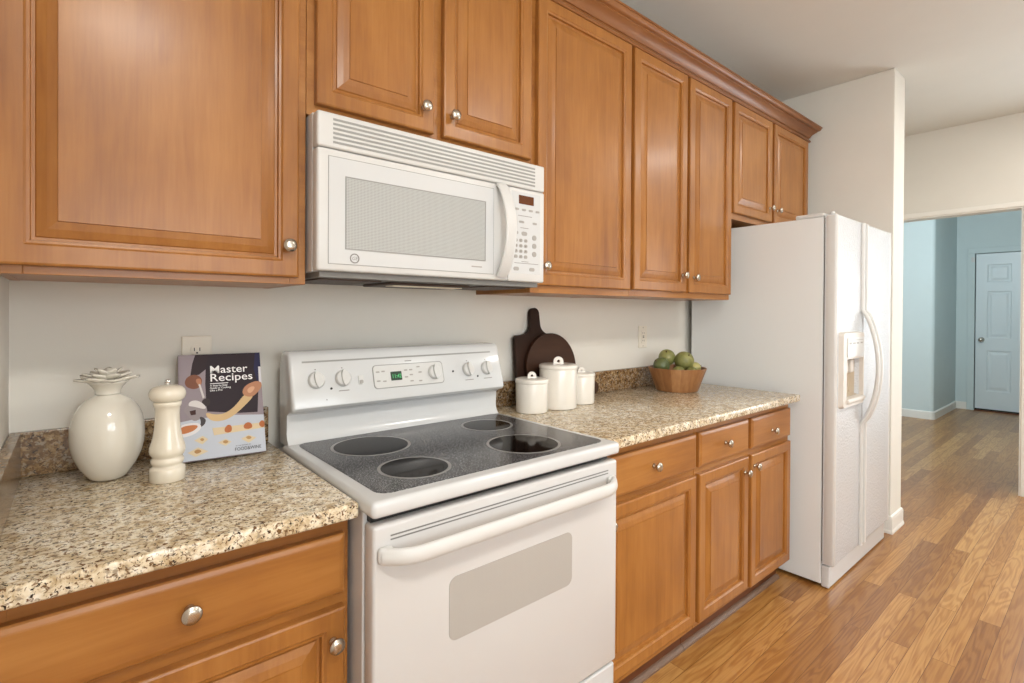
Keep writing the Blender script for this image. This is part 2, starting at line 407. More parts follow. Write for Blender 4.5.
# added glowing panes that stand in for daylight outside
m, nt, b = newmat('glow_pane'); b.inputs['Base Color'].default_value = (0.8, 0.85, 0.9, 1); b.inputs['Emission Color'].default_value = (0.85, 0.93, 1.0, 1); b.inputs['Emission Strength'].default_value = 1.3; M['pane'] = m
for nm, q in (('window_1', (-0.6, 1.0, YF-0.085, YF-0.08, 1.05, 2.15)), ('window_2', (XH+0.07, XH+0.075, -2.87, -1.37, 0.52, 2.12)), ('fill_window', (XL-0.085, XL-0.08, -3.7, -2.2, 0.6, 2.3))):
    obj('window_pane', boxes(q), M['pane'], bpy.data.objects[nm])
# baseboards
bm = bmesh.new()
prof = [(0.0, 0.0), (0.015, 0.0), (0.015, 0.010), (0.013, 0.018), (0.011, 0.022), (0.011, 0.085), (0.008, 0.098), (0.0, 0.104)]
path = [((XS, -0.0), (-1, 0)), ((XS, -0.765), (-1, -1)), ((3.475, -0.765), (1, -1)), ((3.475, 0.0), (1, 0))]
rg = [[bm.verts.new((p[0]+n[0]*d, p[1]+n[1]*d, z)) for d, z in prof] for p, n in path]
for a, b_ in zip(rg, rg[1:]):
    for i in range(len(prof)-1): bm.faces.new((a[i], a[i+1], b_[i+1], b_[i]))
struct('baseboard_stub', bm, M['trim'])
# hall beyond the opening
bm = bmesh.new()
XA, YA, XB = 7.66, -0.14, 8.95
R = 0.05
pts = [(XA, 2.1)] + [(XA+R-R*math.cos(math.radians(a)), YA+R-R*math.sin(math.radians(a))) for a in range(0, 91, 10)] + [(XB, YA), (XB, 2.1)]
add_prism(bm, pts, lambda a, b_, d: (a, b_, d), 0, CEIL, smooth=False)
o = struct('wall_hall_left', bm, M['hallpaint']); smooth_by_angle(o, 30)
struct('wall_hall_back', boxes((XB, XB+0.1, YA, -0.335, 0, CEIL), (XB, XB+0.1, -1.165, -1.35, 0, CEIL), (XB, XB+0.1, -0.335, -1.165, 2.14, CEIL)), M['hallpaint'])
struct('wall_hall_right', boxes((XH+0.12, XB+0.1, -1.36, -1.28, 0, CEIL)), M['hallpaint'])
struct('hall_light_block', boxes((XB+0.1, XB+0.12, 2.1, -1.36, 0, CEIL)), M['hallpaint'])  # unseen backing added behind the door to stop outside light leaking in
struct('wall_hall_end', boxes((XH+0.12, XA, 2.1, 2.2, 0, CEIL)), M['hallpaint'])
bm = bmesh.new(); h = 0.1
def off(k): return [(XA-k, 2.1)] + [(XA+R-(R+k)*math.cos(math.radians(a)), YA+R-(R+k)*math.sin(math.radians(a))) for a in range(0, 91, 10)] + [(XB, YA-k)]
ia, oa = off(0), off(0.014)
for i in range(len(ia)-1):
    a0, a1, b0, b1 = ia[i], ia[i+1], oa[i], oa[i+1]
    v = lambda p, z: bm.verts.new((p[0], p[1], z))
    bm.faces.new((v(b0, 0), v(b1, 0), v(b1, h-0.012), v(b0, h-0.012))); bm.faces.new((v(b0, h-0.012), v(b1, h-0.012), v(a1, h), v(a0, h)))
add_box(bm, XB-0.014, XB, YA, -0.26, 0, h)
struct('baseboard_hall', bm, M['trim'])
bm = bmesh.new()
add_box(bm, XB-0.02, XB+0.02, -0.262, -0.335, 0, 2.1345, r=0.004); add_box(bm, XB-0.02, XB+0.02, -1.165, -1.238, 0, 2.1345, r=0.004)
add_box(bm, XB-0.02, XB+0.02, -0.262, -1.238, 2.135, 2.21, r=0.004)
struct('trim_2', bm, M['hallpaint'])
# six-panel hall door
dr = bpy.data.objects.new('door_1', None); COL.objects.link(dr); dr.location = (XB+0.03, -0.75, 0.012); dr['kind'] = 'structure'; ORI['door_1'] = Vector(dr.location)
dy0, dy1, dz0, dz1 = -0.343, -1.157, 0.03, 2.128
bm = bmesh.new()
def recess_face(bm, x, ys, zs, holes, d1, d2):
    """front at x facing -X, gridded, raised-and-fielded panels set into the holes"""
    for i in range(len(ys)-1):
        for j in range(len(zs)-1):
            y0, y1, z0, z1 = ys[i], ys[i+1], zs[j], zs[j+1]
            rings = [((y0, y1, z0, z1), 0)]
            if (i, j) in holes:
                k = -1 if y1 < y0 else 1
                def ins(e): return (y0+k*e, y1-k*e, z0+e, z1-e)
                rings += [(ins(0.012), d1), (ins(0.028), d1), (ins(0.05), d2)]
            V = [[bm.verts.new((x+d, a, c)) for a, c in ((q[0], q[2]), (q[1], q[2]), (q[1], q[3]), (q[0], q[3]))] for q, d in rings]
            for A, B in zip(V, V[1:]):
                for s in range(4): bm.faces.new((A[s], A[(s+1) % 4], B[(s+1) % 4], B[s]))
            bm.faces.new(V[-1])
ys = [dy0, dy0-0.115, dy0-0.355, dy0-0.46, dy0-0.70, dy1]; zs = [dz0, 0.27, 0.82, 0.99, 1.62, 1.74, 1.98, dz1]
recess_face(bm, XB+0.012, ys, zs, {(i, j) for i in (1, 3) for j in (1, 3, 5)}, 0.011, 0.004)
add_box(bm, XB+0.012, XB+0.05, dy0, dy1, dz0, dz1)
bmesh.ops.delete(bm, geom=[f for f in bm.faces if all(abs(v.co.x-(XB+0.012)) < 1e-6 for v in f.verts) and f.calc_area() > 1.2], context='FACES_ONLY')
obj('door_panel', bm, M['halldoor'], dr)
bm = bmesh.new(); t = bmesh.new(); add_lathe(t, [(0, 0.032), (0.006, 0.032), (0.01, 0.014), (0.03, 0.012), (0.038, 0.024), (0.052, 0.029), (0.064, 0.022), (0.068, 0)], axis='z', seg=24)
merge(bm, t, 0, Matrix.Translation((XB+0.012, dy0-0.062, 0.965)) @ Matrix.Rotation(-PI/2, 4, 'Y'))
obj('door_knob', bm, M['nickel'], dr)
bm = boxes((XB-0.034, XB-0.02, -0.30, -0.336, 2.02, 2.085)); obj('door_latch', bm, M['plastic'], dr)
bm = boxes((XB+0.002, XB+0.05, dy0, dy1, 0.002, dz0)); obj('threshold', bm, M['black'], dr)
struct('trim_3', boxes((XB-0.03, XB+0.06, dy0, dy1, 0.0, 0.012)), M['wood_dark'])

# ------------------------------------------------------------------ cabinet kit
def ring_slab(bm, x0, x1, z0, z1, yb, rings):
    """front-facing (-Y) slab: rings of (inset, out) from the back edge to the flat field"""
    V = []
    for e, d in rings:
        V.append([bm.verts.new((x, yb-d, z)) for x, z in ((x0+e, z0+e), (x1-e, z0+e), (x1-e, z1-e), (x0+e, z1-e))])
    bm.faces.new(list(reversed(V[0])))
    for A, B in zip(V, V[1:]):
        for s in range(4): bm.faces.new((A[s], A[(s+1) % 4], B[(s+1) % 4], B[s]))
    bm.faces.new(V[-1])
def panel_door(bm, x0, x1, z0, z1, yb, stile=0.050, bev=0.030, t=0.020):
    ring_slab(bm, x0, x1, z0, z1, yb, [(0, 0), (0, t-0.004), (0.0015, t-0.0015), (0.005, t), (stile-0.012, t), (stile-0.008, t-0.0035), (stile-0.003, t-0.0045),
        (stile-0.0015, t-0.013), (stile+0.004, t-0.014), (stile+0.006, t-0.012), (stile+0.006+bev*0.5, t-0.0075), (stile+0.006+bev, t-0.0045), (stile+0.007+bev, t-0.002)])
def slab_front(bm, x0, x1, z0, z1, yb, t=0.020):
    ring_slab(bm, x0, x1, z0, z1, yb, [(0, 0), (0, t-0.006), (0.003, t-0.003), (0.010, t-0.0005), (0.013, t)])
bm = bmesh.new()
add_lathe(bm, [(0, 0.0085), (0.0025, 0.0085), (0.005, 0.0055), (0.013, 0.005), (0.0165, 0.009), (0.0195, 0.0145), (0.0235, 0.0162), (0.0265, 0.0150), (0.0272, 0.0125), (0.0282, 0.0118), (0.0296, 0.007), (0.030, 0)], axis='y', seg=28)
bmesh.ops.recalc_face_normals(bm, faces=bm.faces[:])
KNOB = bpy.data.meshes.new('knob'); bm.to_mesh(KNOB); bm.free(); KNOB.materials.append(M['nickel'])
def knob(parent, x, y, z):
    o = bpy.data.objects.new('knob', KNOB); COL.objects.link(o); o.parent = parent
    o.location = Vector((x, y, z)) - ORI[parent.name]
def carcass(bm, x0, x1, z0, z1, yf, openings):
    """box with a face frame: shallow dark reveals are just the frame surface behind the doors"""
    add_box(bm, x0, x1, -0.001, yf, z0, z1)
    # face frame lip that stands a little below the box bottom
UYF, UYD = -0.318, -0.318
def upper(label, x0, x1, z0, z1, doors, knobs, lip=True):
    c = thing('wall_cabinet', label, 'cabinet', ((x0+x1)/2, 0, z0))
    bm = bmesh.new(); x0 += 0.0006; x1 -= 0.0006
    tk = 0.016
    add_box(bm, x0, x0+tk, -0.002, UYF+0.019, z0, z1); add_box(bm, x1-tk, x1, -0.002, UYF+0.019, z0, z1)
    add_box(bm, x0+tk, x1-tk, -0.002, UYF+0.019, z0+0.0008, z0+0.017); add_box(bm, x0+tk, x1-tk, -0.002, UYF+0.019, z1-0.02, z1)
    add_box(bm, x0+tk, x1-tk, -0.002, -0.012, z0+0.017, z1-0.02)
    obj('cabinet_box', bm, M['wood_v'], c)
    bm = bmesh.new(); xs = [x0]; 
    add_box(bm, x0, x0+0.038, UYF+0.019, UYF, z0, z1, r=0.0012); add_box(bm, x1-0.038, x1, UYF+0.019, UYF, z0, z1, r=0.0012)
    if len(doors) == 2:
        m_ = (doors[0][1]+doors[1][0])/2; add_box(bm, m_-0.03, m_+0.03, UYF+0.018, UYF+0.0006, z0+0.036, z1-0.03)
    add_box(bm, x0+0.038, x1-0.038, UYF+0.019, UYF, z0, z0+0.037, r=0.0012); add_box(bm, x0+0.038, x1-0.038, UYF+0.019, UYF, z1-0.05, z1)
    obj('face_frame', bm, M['wood_h'], c)
    for (dx0, dx1, dz0_, dz1_), (kx, kz) in zip(doors, knobs):
        bm = bmesh.new(); panel_door(bm, dx0, dx1, dz0_, dz1_, UYD-0.0005)
        d = obj('door', bm, M['wood_v'], c)
        knob(d, kx, UYD-0.0205, kz)
    return c
UT = 2.43
upper('wide maple wall cabinet with one raised-panel door, left of the microwave', XL+0.002, 0.0, 1.366, UT, [(-0.5545, -0.022, 1.382, 2.40)], [(-0.050, 1.457)])
upper('short two-door maple cabinet directly above the microwave', 0.0, 0.762, 1.795, UT, [(0.020, 0.362, 1.822, 2.40), (0.396, 0.748, 1.822, 2.40)], [(0.326, 1.889), (0.424, 1.887)])
upper('tall single-door maple wall cabinet just right of the microwave', 0.762, 1.316, 1.368, UT, [(0.780, 1.303, 1.395, 2.40)], [(0.808, 1.462)])
upper('tall two-door maple wall cabinet above the fruit bowl, beside the refrigerator', 1.316, 2.163, 1.370, UT, [(1.326, 1.726, 1.397, 2.40), (1.750, 2.146, 1.397, 2.40)], [(1.690, 1.474), (1.786, 1.468)])
upper('short two-door maple wall cabinet over the refrigerator', 2.163, 3.158, 1.796, UT, [(2.176, 2.622, 1.826, 2.40), (2.652, 3.142, 1.826, 2.40)], [(2.588, 1.902), (2.686, 1.900)])
# crown moulding on top of all wall cabinets
bm = bmesh.new()
prof = [(0.002, 2.402), (0.014, 2.402), (0.019, 2.406), (0.020, 2.413), (0.016, 2.419), (0.011, 2.421), (0.011, 2.430), (0.016, 2.431), (0.019, 2.440), (0.027, 2.452), (0.038, 2.462), (0.047, 2.467), (0.047, 2.473), (0.053, 2.474),
        (0.060, 2.478), (0.065, 2.485), (0.066, 2.492), (0.070, 2.493), (0.070, 2.500), (0.002, 2.502)]
xr = 3.160
rg = [[bm.verts.new((XL+0.002, UYF-d, z)) for d, z in prof], [bm.verts.new((xr+d, UYF-d, z)) for d, z in prof], [bm.verts.new((xr+d, -0.002, z)) for d, z in prof]]
k = len(prof)
for a, b_ in zip(rg, rg[1:]):
    for i in range(k): bm.faces.new((a[i], a[(i+1) % k], b_[(i+1) % k], b_[i]))
bm.faces.new(rg[0]); bm.faces.new(rg[2])
o = obj('crown_molding', bm, M['wood_crown'], None, (1.3, -0.3, 2.404)); smooth_by_angle(o, 40)
tag(o, 'maple crown molding along the tops of the wall cabinets', 'molding')

BYF = -0.600
def base(label, x0, x1, fronts_drawer, fronts_door, kd, kdoor):
    c = thing('base_cabinet', label, 'cabinet', ((x0+x1)/2, -0.3, 0))
    x0 += 0.0008; x1 -= 0.0008
    bm = bmesh.new(); tk = 0.016; zb, zt = 0.10, 0.881
    add_box(bm, x0, x0+tk, -0.003, BYF+0.019, zb, zt); add_box(bm, x1-tk, x1, -0.003, BYF+0.019, zb, zt)
    add_box(bm, x0+tk, x1-tk, -0.003, BYF+0.019, zb, zb+tk); add_box(bm, x0+tk, x1-tk, -0.003, -0.012, zb+tk, zt)
    obj('cabinet_box', bm, M['wood_v'], c)
    bm = bmesh.new()
    add_box(bm, x0, x0+0.038, BYF+0.019, BYF, zb, zt, r=0.0012); add_box(bm, x1-0.038, x1, BYF+0.019, BYF, zb, zt, r=0.0012)
    if len(fronts_door) == 2:
        m_ = (fronts_door[0][1]+fronts_door[1][0])/2; add_box(bm, m_-0.03, m_+0.03, BYF+0.018, BYF+0.0006, zb+0.036, zt-0.03)
    for a, b_ in ((zb, zb+0.037), (0.685, 0.73), (0.84, zt)): add_box(bm, x0+0.038, x1-0.038, BYF+0.019, BYF, a, b_)
    obj('face_frame', bm, M['wood_h'], c)
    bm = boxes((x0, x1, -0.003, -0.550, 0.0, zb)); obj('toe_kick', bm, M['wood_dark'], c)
    bm = bmesh.new()
    add_prism(bm, [(0, 0), (-0.018, 0), (-0.017, 0.007), (-0.012, 0.013), (-0.006, 0.017), (0, 0.018)], lambda a, b_, d: (d, -0.550+a, b_), x0, x1); obj('shoe_molding', bm, M['greytrim'], c)
    for (a, b_, z0, z1), (kx, kz) in zip(fronts_drawer, kd):
        bm = bmesh.new(); slab_front(bm, a, b_, z0, z1, BYF-0.0005); d = obj('drawer', bm, M['wood_h'], c); knob(d, kx, BYF-0.0205, kz)
    for (a, b_, z0, z1), (kx, kz) in zip(fronts_door, kdoor):
        bm = bmesh.new(); panel_door(bm, a, b_, z0, z1, BYF-0.0005); d = obj('door', bm, M['wood_v'], c); knob(d, kx, BYF-0.0205, kz)
M['greytrim'] = flat('worn_shoe_molding', (118, 92, 74), 0.45)
base('maple base cabinet with one wide drawer, under the left counter', XL+0.001, -0.004, [(-0.545, -0.018, 0.722, 0.844)], [(-0.545, -0.018, 0.128, 0.694)], [(-0.293, 0.788)], [(-0.044, 0.632)])
base('single-door maple base cabinet with one drawer, right beside the range', 0.770, 1.349, [(0.784, 1.338, 0.714, 0.846)], [(0.784, 1.338, 0.132, 0.690)], [(1.062, 0.780)], [(0.822, 0.640)])
base('two-door maple base cabinet with two drawers, beside the refrigerator', 1.350, 2.203, [(1.362, 1.757, 0.716, 0.848), (1.786, 2.188, 0.716, 0.848)], [(1.362, 1.757, 0.125, 0.690), (1.786, 2.188, 0.115, 0.690)], [(1.553, 0.781), (1.980, 0.770)], [(1.721, 0.628), (1.808, 0.640)])

# ------------------------------------------------------------------ counters
def counter(label, x0, x1, slab_ends, name='countertop'):
    c = thing(name, label, 'countertop', ((x0+x1)/2, -0.33, 0.882))
    bm = bmesh.new(); add_box(bm, x0, x1, -0.001, -0.655, 0.882, 0.914, r=0.006, seg=3); o = obj('slab', bm, M['granite'], c); smooth_by_angle(o, 40)
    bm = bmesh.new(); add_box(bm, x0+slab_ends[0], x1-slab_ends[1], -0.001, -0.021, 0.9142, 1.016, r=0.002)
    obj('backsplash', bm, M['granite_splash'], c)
    return c
cl = counter('speckled beige granite countertop left of the range', XL+0.001, -0.004, (0.0, 0.002))
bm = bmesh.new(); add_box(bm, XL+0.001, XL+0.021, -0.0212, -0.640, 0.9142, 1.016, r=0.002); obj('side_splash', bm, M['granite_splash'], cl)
counter('speckled beige granite countertop right of the range, under the canisters', 0.7695, 2.206, (0.002, 0.0))

# ------------------------------------------------------------------ range
rg_ = thing('electric_range', 'white electric range with black speckled glass cooktop, between the counters', 'stove', (0.381, -0.35, 0))
def P(name, bm, m, par=None, sm=None):
    o = obj(name, bm, m, par or rg_)
    if sm: smooth_by_angle(o, sm)
    return o
P('body', boxes((0.003, 0.765, -0.025, -0.655, 0.06, 0.893), r=0.003), M['enamel'])
P('plinth', boxes((0.02, 0.742, -0.05, -0.60, 0.0, 0.06)), M['black'])
bm = bmesh.new(); add_box(bm, -0.001, 0.768, -0.13, -0.708, 0.890, 0.925, r=0.011, seg=4); P('cooktop_frame', bm, M['enamel'], sm=50)
gx0, gx1, gy0, gy1 = 0.031, 0.741, -0.674, -0.153
bm = bmesh.new(); add_prism(bm, rrect(gx0, gx1, gy0, gy1, 0.032, 8), lambda a, b_, d: (a, b_, d), 0.9245, 0.9262); gt = P('glass_cooktop', bm, M['glass_top'])
for cx, cy, r in ((0.188, -0.298, 0.108), (0.181, -0.551, 0.088), (0.598, -0.292, 0.086), (0.533, -0.548, 0.106)):
    bm = bmesh.new(); add_lathe(bm, [(0, r), (0.0005, r)], cx, cy, 0.9262, 64); bn = P('burner', bm, M['ring'], gt)
    bm = bmesh.new(); add_lathe(bm, [(0, r-0.008), (0.0004, r-0.008)], cx, cy, 0.9267, 64); P('burner_disc', bm, M['burner'], gt)
# backguard, extruded profile
bp = [(-0.072, 0.92), (-0.072, 1.165), (-0.076, 1.178), (-0.086, 1.184), (-0.128, 1.184), (-0.142, 1.180), (-0.150, 1.170), (-0.188, 1.040), (-0.189, 1.030), (-0.183, 1.021), (-0.172, 1.017), (-0.148, 1.014), (-0.140, 1.006), (-0.138, 0.955), (-0.142, 0.94), (-0.152, 0.928), (-0.155, 0.9252), (-0.12, 0.92)]
bm = bmesh.new()
add_prism(bm, bp, lambda a, b_, d: (d, a, b_), 0.010, 0.757)
bmesh.ops.bevel(bm, geom=[e for e in bm.edges if abs(e.verts[0].co.x-e.verts[1].co.x) < 1e-6 and min(e.verts[0].co.z, e.verts[1].co.z) > 1.012], offset=0.009, segments=3, profile=0.5, affect='EDGES')
bg = P('backguard', bm, M['enamel'], sm=38)
B0 = Vector((0, -0.188, 1.040)); T0 = Vector((0, -0.150, 1.170)); tv = (T0-B0).normalized(); nv = Vector((1, 0, 0)).cross(tv).normalized()
if nv.y > 0: nv = -nv
def S(x, t, d=0.0): q = B0+tv*(t-0.0045)+nv*d; return Vector((x, q.y, q.z))
def splate(name, pts, d0, d1, m, par): 
    bm = bmesh.new(); add_prism(bm, pts, lambda a, b_, d: S(a, b_, d), d0, d1); return P(name, bm, m, par)
splate('groove', [(0.045, 0.1215), (0.715, 0.1215), (0.715, 0.1265), (0.045, 0.1265)], -0.001, 0.0004, M['greyslot'], bg)
cp = splate('control_panel', rrect(0.252, 0.503, 0.028, 0.102, 0.012), -0.002, 0.0016, M['greyslot'], rg_)
splate('panel_face', rrect(0.2545, 0.5005, 0.0305, 0.0995, 0.0105), 0.0005, 0.0021, M['plastic'], cp)
dp = splate('clock_display', rrect(0.310, 0.348, 0.050, 0.078, 0.002), 0.001, 0.0028, M['ledback'], cp)
o = text_mesh('11:42', 0.0175, lambda x, y: S(0.3135+x*0.86, 0.0575+y, 0.0031), 'clock_digits', M['led'], cp, bold=0.0003)
for (a, t) in [(0.268, 0.080), (0.286, 0.081), (0.268, 0.052), (0.288, 0.050), (0.364, 0.080), (0.364, 0.058), (0.382, 0.080), (0.382, 0.064), (0.382, 0.044), (0.41, 0.088), (0.415, 0.070), (0.413, 0.042)]:
    splate('touch_pad', rrect(a-0.006, a+0.006, t-0.0022, t+0.0022, 0.002, 3), 0.001, 0.0026, M['keys'], cp)
def rknob(x, t, r, par, ang=0.0):
    """round skirted dial with a raised finger grip, ~ perpendicular to the sloped panel"""
    bm = bmesh.new()
    t_ = bmesh.new(); add_lathe(t_, [(0, r), (0.004, r), (0.008, r*0.93), (0.011, r*0.84), (0.0125, 0)], seg=32)
    g = bmesh.new(); pts = []
    for i in range(24):
        a = 2*PI*i/24; pts.append((0.0095*math.cos(a)*(1.0+0.2*math.sin(a)), r*1.02*math.sin(a)))
    add_prism(g, pts, lambda a, b_, d: (a*(1 - 0.15*(d > 0.015)), b_*(1-0.06*(d > 0.015)), d), 0.008, 0.019, smooth=True)
    basis = Matrix(((1, tv.x, nv.x, 0), (0, tv.y, nv.y, 0), (0, tv.z, nv.z, 0), (0, 0, 0, 1)))
    Mx = Matrix.Translation(S(x, t, 0.0005)) @ basis @ Matrix.Rotation(ang, 4, 'Z')
    merge(bm, t_, 0, Mx); merge(bm, g, 0, Mx)
    return P('dial', bm, M['plastic'], par, sm=45)
rknob(0.080, 0.070, 0.024, rg_, 0.05); rknob(0.158, 0.070, 0.024, rg_); rknob(0.468, 0.066, 0.024, rg_, 0.0); rknob(0.606, 0.066, 0.024, rg_, 0.05); rknob(0.686, 0.066, 0.024, rg_)
for x, t in ((0.121, 0.043), (0.543, 0.064), (0.643, 0.040)):
    bm = bmesh.new(); add_prism(bm, circ(0.0035, 12), lambda a, b_, d: S(x+a, t+b_, d), 0, 0.0012); P('indicator_light', bm, M['black'])
splate('oven_light_switch', rrect(0.205, 0.220, 0.048, 0.074, 0.002), 0, 0.003, M['plastic'], rg_)
splate('oven_light_switch_rocker', rrect(0.2075, 0.2175, 0.050, 0.060, 0.002), 0.002, 0.006, M['keys'], rg_)
for x, t in ((0.080, 0.101), (0.158, 0.101), (0.606, 0.097), (0.686, 0.097), (0.105, 0.012)): splate('dial_mark', [(x+a, t+b_) for a, b_ in circ(0.002, 8)], 0, 0.0006, M['ink'], rg_)
for x, t, w_ in ((0.158, 0.034, 0.016), (0.606, 0.030, 0.018), (0.686, 0.030, 0.018), (0.378, 0.110, 0.012)): splate('dial_caption', rrect(x-w_, x+w_, t-0.0012, t+0.0012, 0.001, 2), 0, 0.0006, M['ink'], rg_)
# oven door
bm = bmesh.new(); add_box(bm, 0.005, 0.764, -0.657, -0.700, 0.288, 0.873, r=0.007, seg=3); od = P('oven_door', bm, M['oven_face'], sm=50)
bm = bmesh.new(); add_prism(bm, rrect(0.183, 0.573, 0.574, 0.716, 0.02, 6), lambda a, b_, d: (a, d, b_), -0.698, -0.7012); P('oven_window', bm, M['oven_glass'], od)
bm = bmesh.new()
for z in (0.8475, 0.8395): add_box(bm, 0.042, 0.722, -0.699, -0.7006, z, z+0.003)
P('vent_slots', bm, M['gasket'], od)
hp = []; hx0, hx1 = 0.022, 0.736
for i in range(33):
    u = i/32; x = hx0+(hx1-hx0)*u
    e = min(u, 1-u)
    y = -0.709-0.036*min(1.0, math.sin(min(e/0.10, 1)*PI/2)**0.8)
    hp.append((x, y, 0.8155))
def hs(i):
    u = i/32; e = min(u, 1-u); k = 1.0
    return [(a, b_*1.0) for a, b_ in [(0.010*math.cos(2*PI*j/16)*(1.0), 0.0175*k*math.sin(2*PI*j/16)) for j in range(16)]]
bm = bmesh.new(); add_sweep(bm, hp, hs)
for x in (hx0-0.010, hx1-0.022): add_box(bm, x, x+0.032, -0.698, -0.714, 0.799, 0.8325, r=0.007)
P('oven_handle', bm, M['plastic'], od, sm=60)
P('storage_drawer', boxes((0.005, 0.764, -0.657, -0.694, 0.075, 0.278), r=0.006), M['enamel'])
P('oven_gap', boxes((0.012, 0.75, -0.650, -0.672, 0.873, 0.8895)), M['black'])

# ------------------------------------------------------------------ microwave
mw = thing('microwave_oven', 'white over-the-range microwave hanging under the short cabinet', 'microwave', (0.381, -0.2, 1.40))
Pm = lambda name, bm, m, par=None, sm=None: P(name, bm, m, par or mw, sm)
Pm('body', boxes((0.004, 0.758, -0.004, -0.352, 1.398, 1.791), r=0.002), M['enamel'])
bm = bmesh.new(); add_box(bm, 0.0035, 0.7625, -0.3525, -0.3885, 1.702, 1.7885, r=0.006, seg=3); vg = Pm('vent_grille', bm, M['plastic'], sm=50)
bm = bmesh.new()
for i in range(6): add_box(bm, 0.042, 0.718, -0.38700, -0.38930, 1.7135+i*0.0112, 1.7192+i*0.0112)
Pm('louver_slots', bm, M['greyslot'], vg)
bm = bmesh.new(); add_box(bm, 0.0035, 0.604, -0.3525, -0.3885, 1.399, 1.700, r=0.007, seg=3); md = Pm('door', bm, M['plastic'], sm=50)
bm = bmesh.new(); add_box(bm, 0.030, 0.546, -0.38800, -0.38910, 1.416, 1.682); Pm('door_panel_line', bm, M['greyslot'], md)
bm = bmesh.new(); add_box(bm, 0.0318, 0.5442, -0.38830, -0.38970, 1.4178, 1.6802); Pm('door_panel', bm, M['enamel'], md)
bm = bmesh.new(); add_box(bm, 0.076, 0.511, -0.38900, -0.39010, 1.4575, 1.634); Pm('window', bm, M['mesh_glass'], md)
bm = bmesh.new()
for q in ((0.073, 0.076, 1.4545, 1.637), (0.511, 0.514, 1.4545, 1.637), (0.076, 0.511, 1.4545, 1.4575), (0.076, 0.511, 1.634, 1.637)): add_box(bm, q[0], q[1], -0.38930, -0.39090, q[2], q[3])
Pm('window_rim', bm, M['greyslot'], md)
hp = []
for i in range(29):
    u = i/28; hp.append((0.573, -0.3935-0.048*math.sin(PI*u)**0.75, 1.412+0.284*u))
sec = [(0.021*math.copysign(abs(math.cos(2*PI*j/16))**0.6, math.cos(2*PI*j/16)), 0.0065*math.copysign(abs(math.sin(2*PI*j/16))**0.8, math.sin(2*PI*j/16))) for j in range(16)]
bm = bmesh.new(); add_sweep(bm, hp, sec, Vector((0, -1, 0))); Pm('door_handle', bm, M['plastic'], md, sm=60)
bm = bmesh.new(); add_box(bm, 0.606, 0.7625, -0.3525, -0.3885, 1.399, 1.700, r=0.006, seg=3); mc = Pm('control_panel', bm, M['plastic'], sm=50)
bm = boxes((0.618, 0.742, -0.38800, -0.38890, 1.425, 1.688)); Pm('keypad', bm, M['keypad'] if 'keypad' in M else M['enamel'], mc)
bm = boxes((0.648, 0.712, -0.38850, -0.39010, 1.650, 1.678)); Pm('display', bm, M['display'], mc)
bm = bmesh.new()
fn = lambda a, b_, d: (a, d, b_)
def pill(x, z, w_=0.0085, h_=0.0035):
    bm = bmesh.new(); add_prism(bm, rrect(x-w_, x+w_, z-h_, z+h_, min(w_, h_)*0.95, 4), fn, -0.38850, -0.38980); Pm('button', bm, M['keys'], mc)
for i in range(4): pill(0.640+0.030*i, 1.632)
pill(0.660, 1.592, 0.011); pill(0.718, 1.592, 0.009)
pill(0.640, 1.556, 0.006, 0.005); pill(0.672, 1.555, 0.012, 0.0065)
for i in range(4):
    for j in range(3): pill(0.636+0.021*j, 1.532-0.0175*i, 0.0075, 0.0055)
for i in range(3): pill(0.716, 1.545-0.027*i, 0.0095, 0.0085)
pill(0.638, 1.440, 0.0115, 0.006); pill(0.706, 1.440, 0.0115, 0.006)
for x0_, x1_, z in ((0.645, 0.705, 1.612), (0.655, 0.69, 1.573), (0.63, 0.735, 1.4585), (0.66, 0.69, 1.464)): bm = bmesh.new(); add_box(bm, x0_, x1_, -0.38850, -0.38940, z-0.0008, z+0.0008); Pm('panel_print', bm, M['ink'], mc)
for i, s in enumerate('123456789'):
    text_mesh(s, 0.0085, (lambda x0_, z0_: lambda x, y: Vector((x0_+x, -0.38995, z0_+y)))(0.636+0.021*(i % 3), 1.5295-0.0175*(i//3)), 'key_digit', M['dark'], mc, align='CENTER')
text_mesh('0', 0.0085, lambda x, y: Vector((0.657+x, -0.38995, 1.477+y)), 'key_digit', M['dark'], mc, align='CENTER')
# round monogram badge at the lower left of the door
bm = bmesh.new()
n = 32
for i in range(n):
    a0, a1 = 2*PI*i/n, 2*PI*(i+1)/n
    pr = [(0.0125*math.cos(a0), 0.0125*math.sin(a0)), (0.0125*math.cos(a1), 0.0125*math.sin(a1)), (0.0098*math.cos(a1), 0.0098*math.sin(a1)), (0.0098*math.cos(a0), 0.0098*math.sin(a0))]
    add_prism(bm, pr, lambda a, b_, d: (0.098+a, d, 1.4335+b_), -0.38930, -0.39050)
Pm('badge_ring', bm, M['ink'], md)
text_mesh('GE', 0.0125, lambda x, y: Vector((0.098+x+y*0.22, -0.3904, 1.4293+y)), 'badge_letters', M['ink'], md, align='CENTER')
bm = boxes((0.462, 0.500, -0.38950, -0.39030, 1.4345, 1.438)); Pm('door_print', bm, M['keys'], md)
# underside
bm = boxes((0.015, 0.747, -0.015, -0.372, 1.384, 1.398)); ub = Pm('underside_plate', bm, M['gasket'])
bm = boxes((0.03, 0.20, -0.10, -0.33, 1.380, 1.384), r=0.0); Pm('grease_filter', bm, M['filter'], ub)
bm = boxes((0.56, 0.73, -0.10, -0.33, 1.380, 1.384), r=0.0); Pm('grease_filter', bm, M['filter'], ub)
bm = bmesh.new(); add_box(bm, 0.24, 0.52, -0.12, -0.30, 1.376, 1.384, r=0.003); Pm('lamp_housing', bm, M['filter'], ub)
bm = boxes((0.26, 0.50, -0.235, -0.285, 1.3735, 1.377)); Pm('lamp_lens', bm, M['lens'], ub)

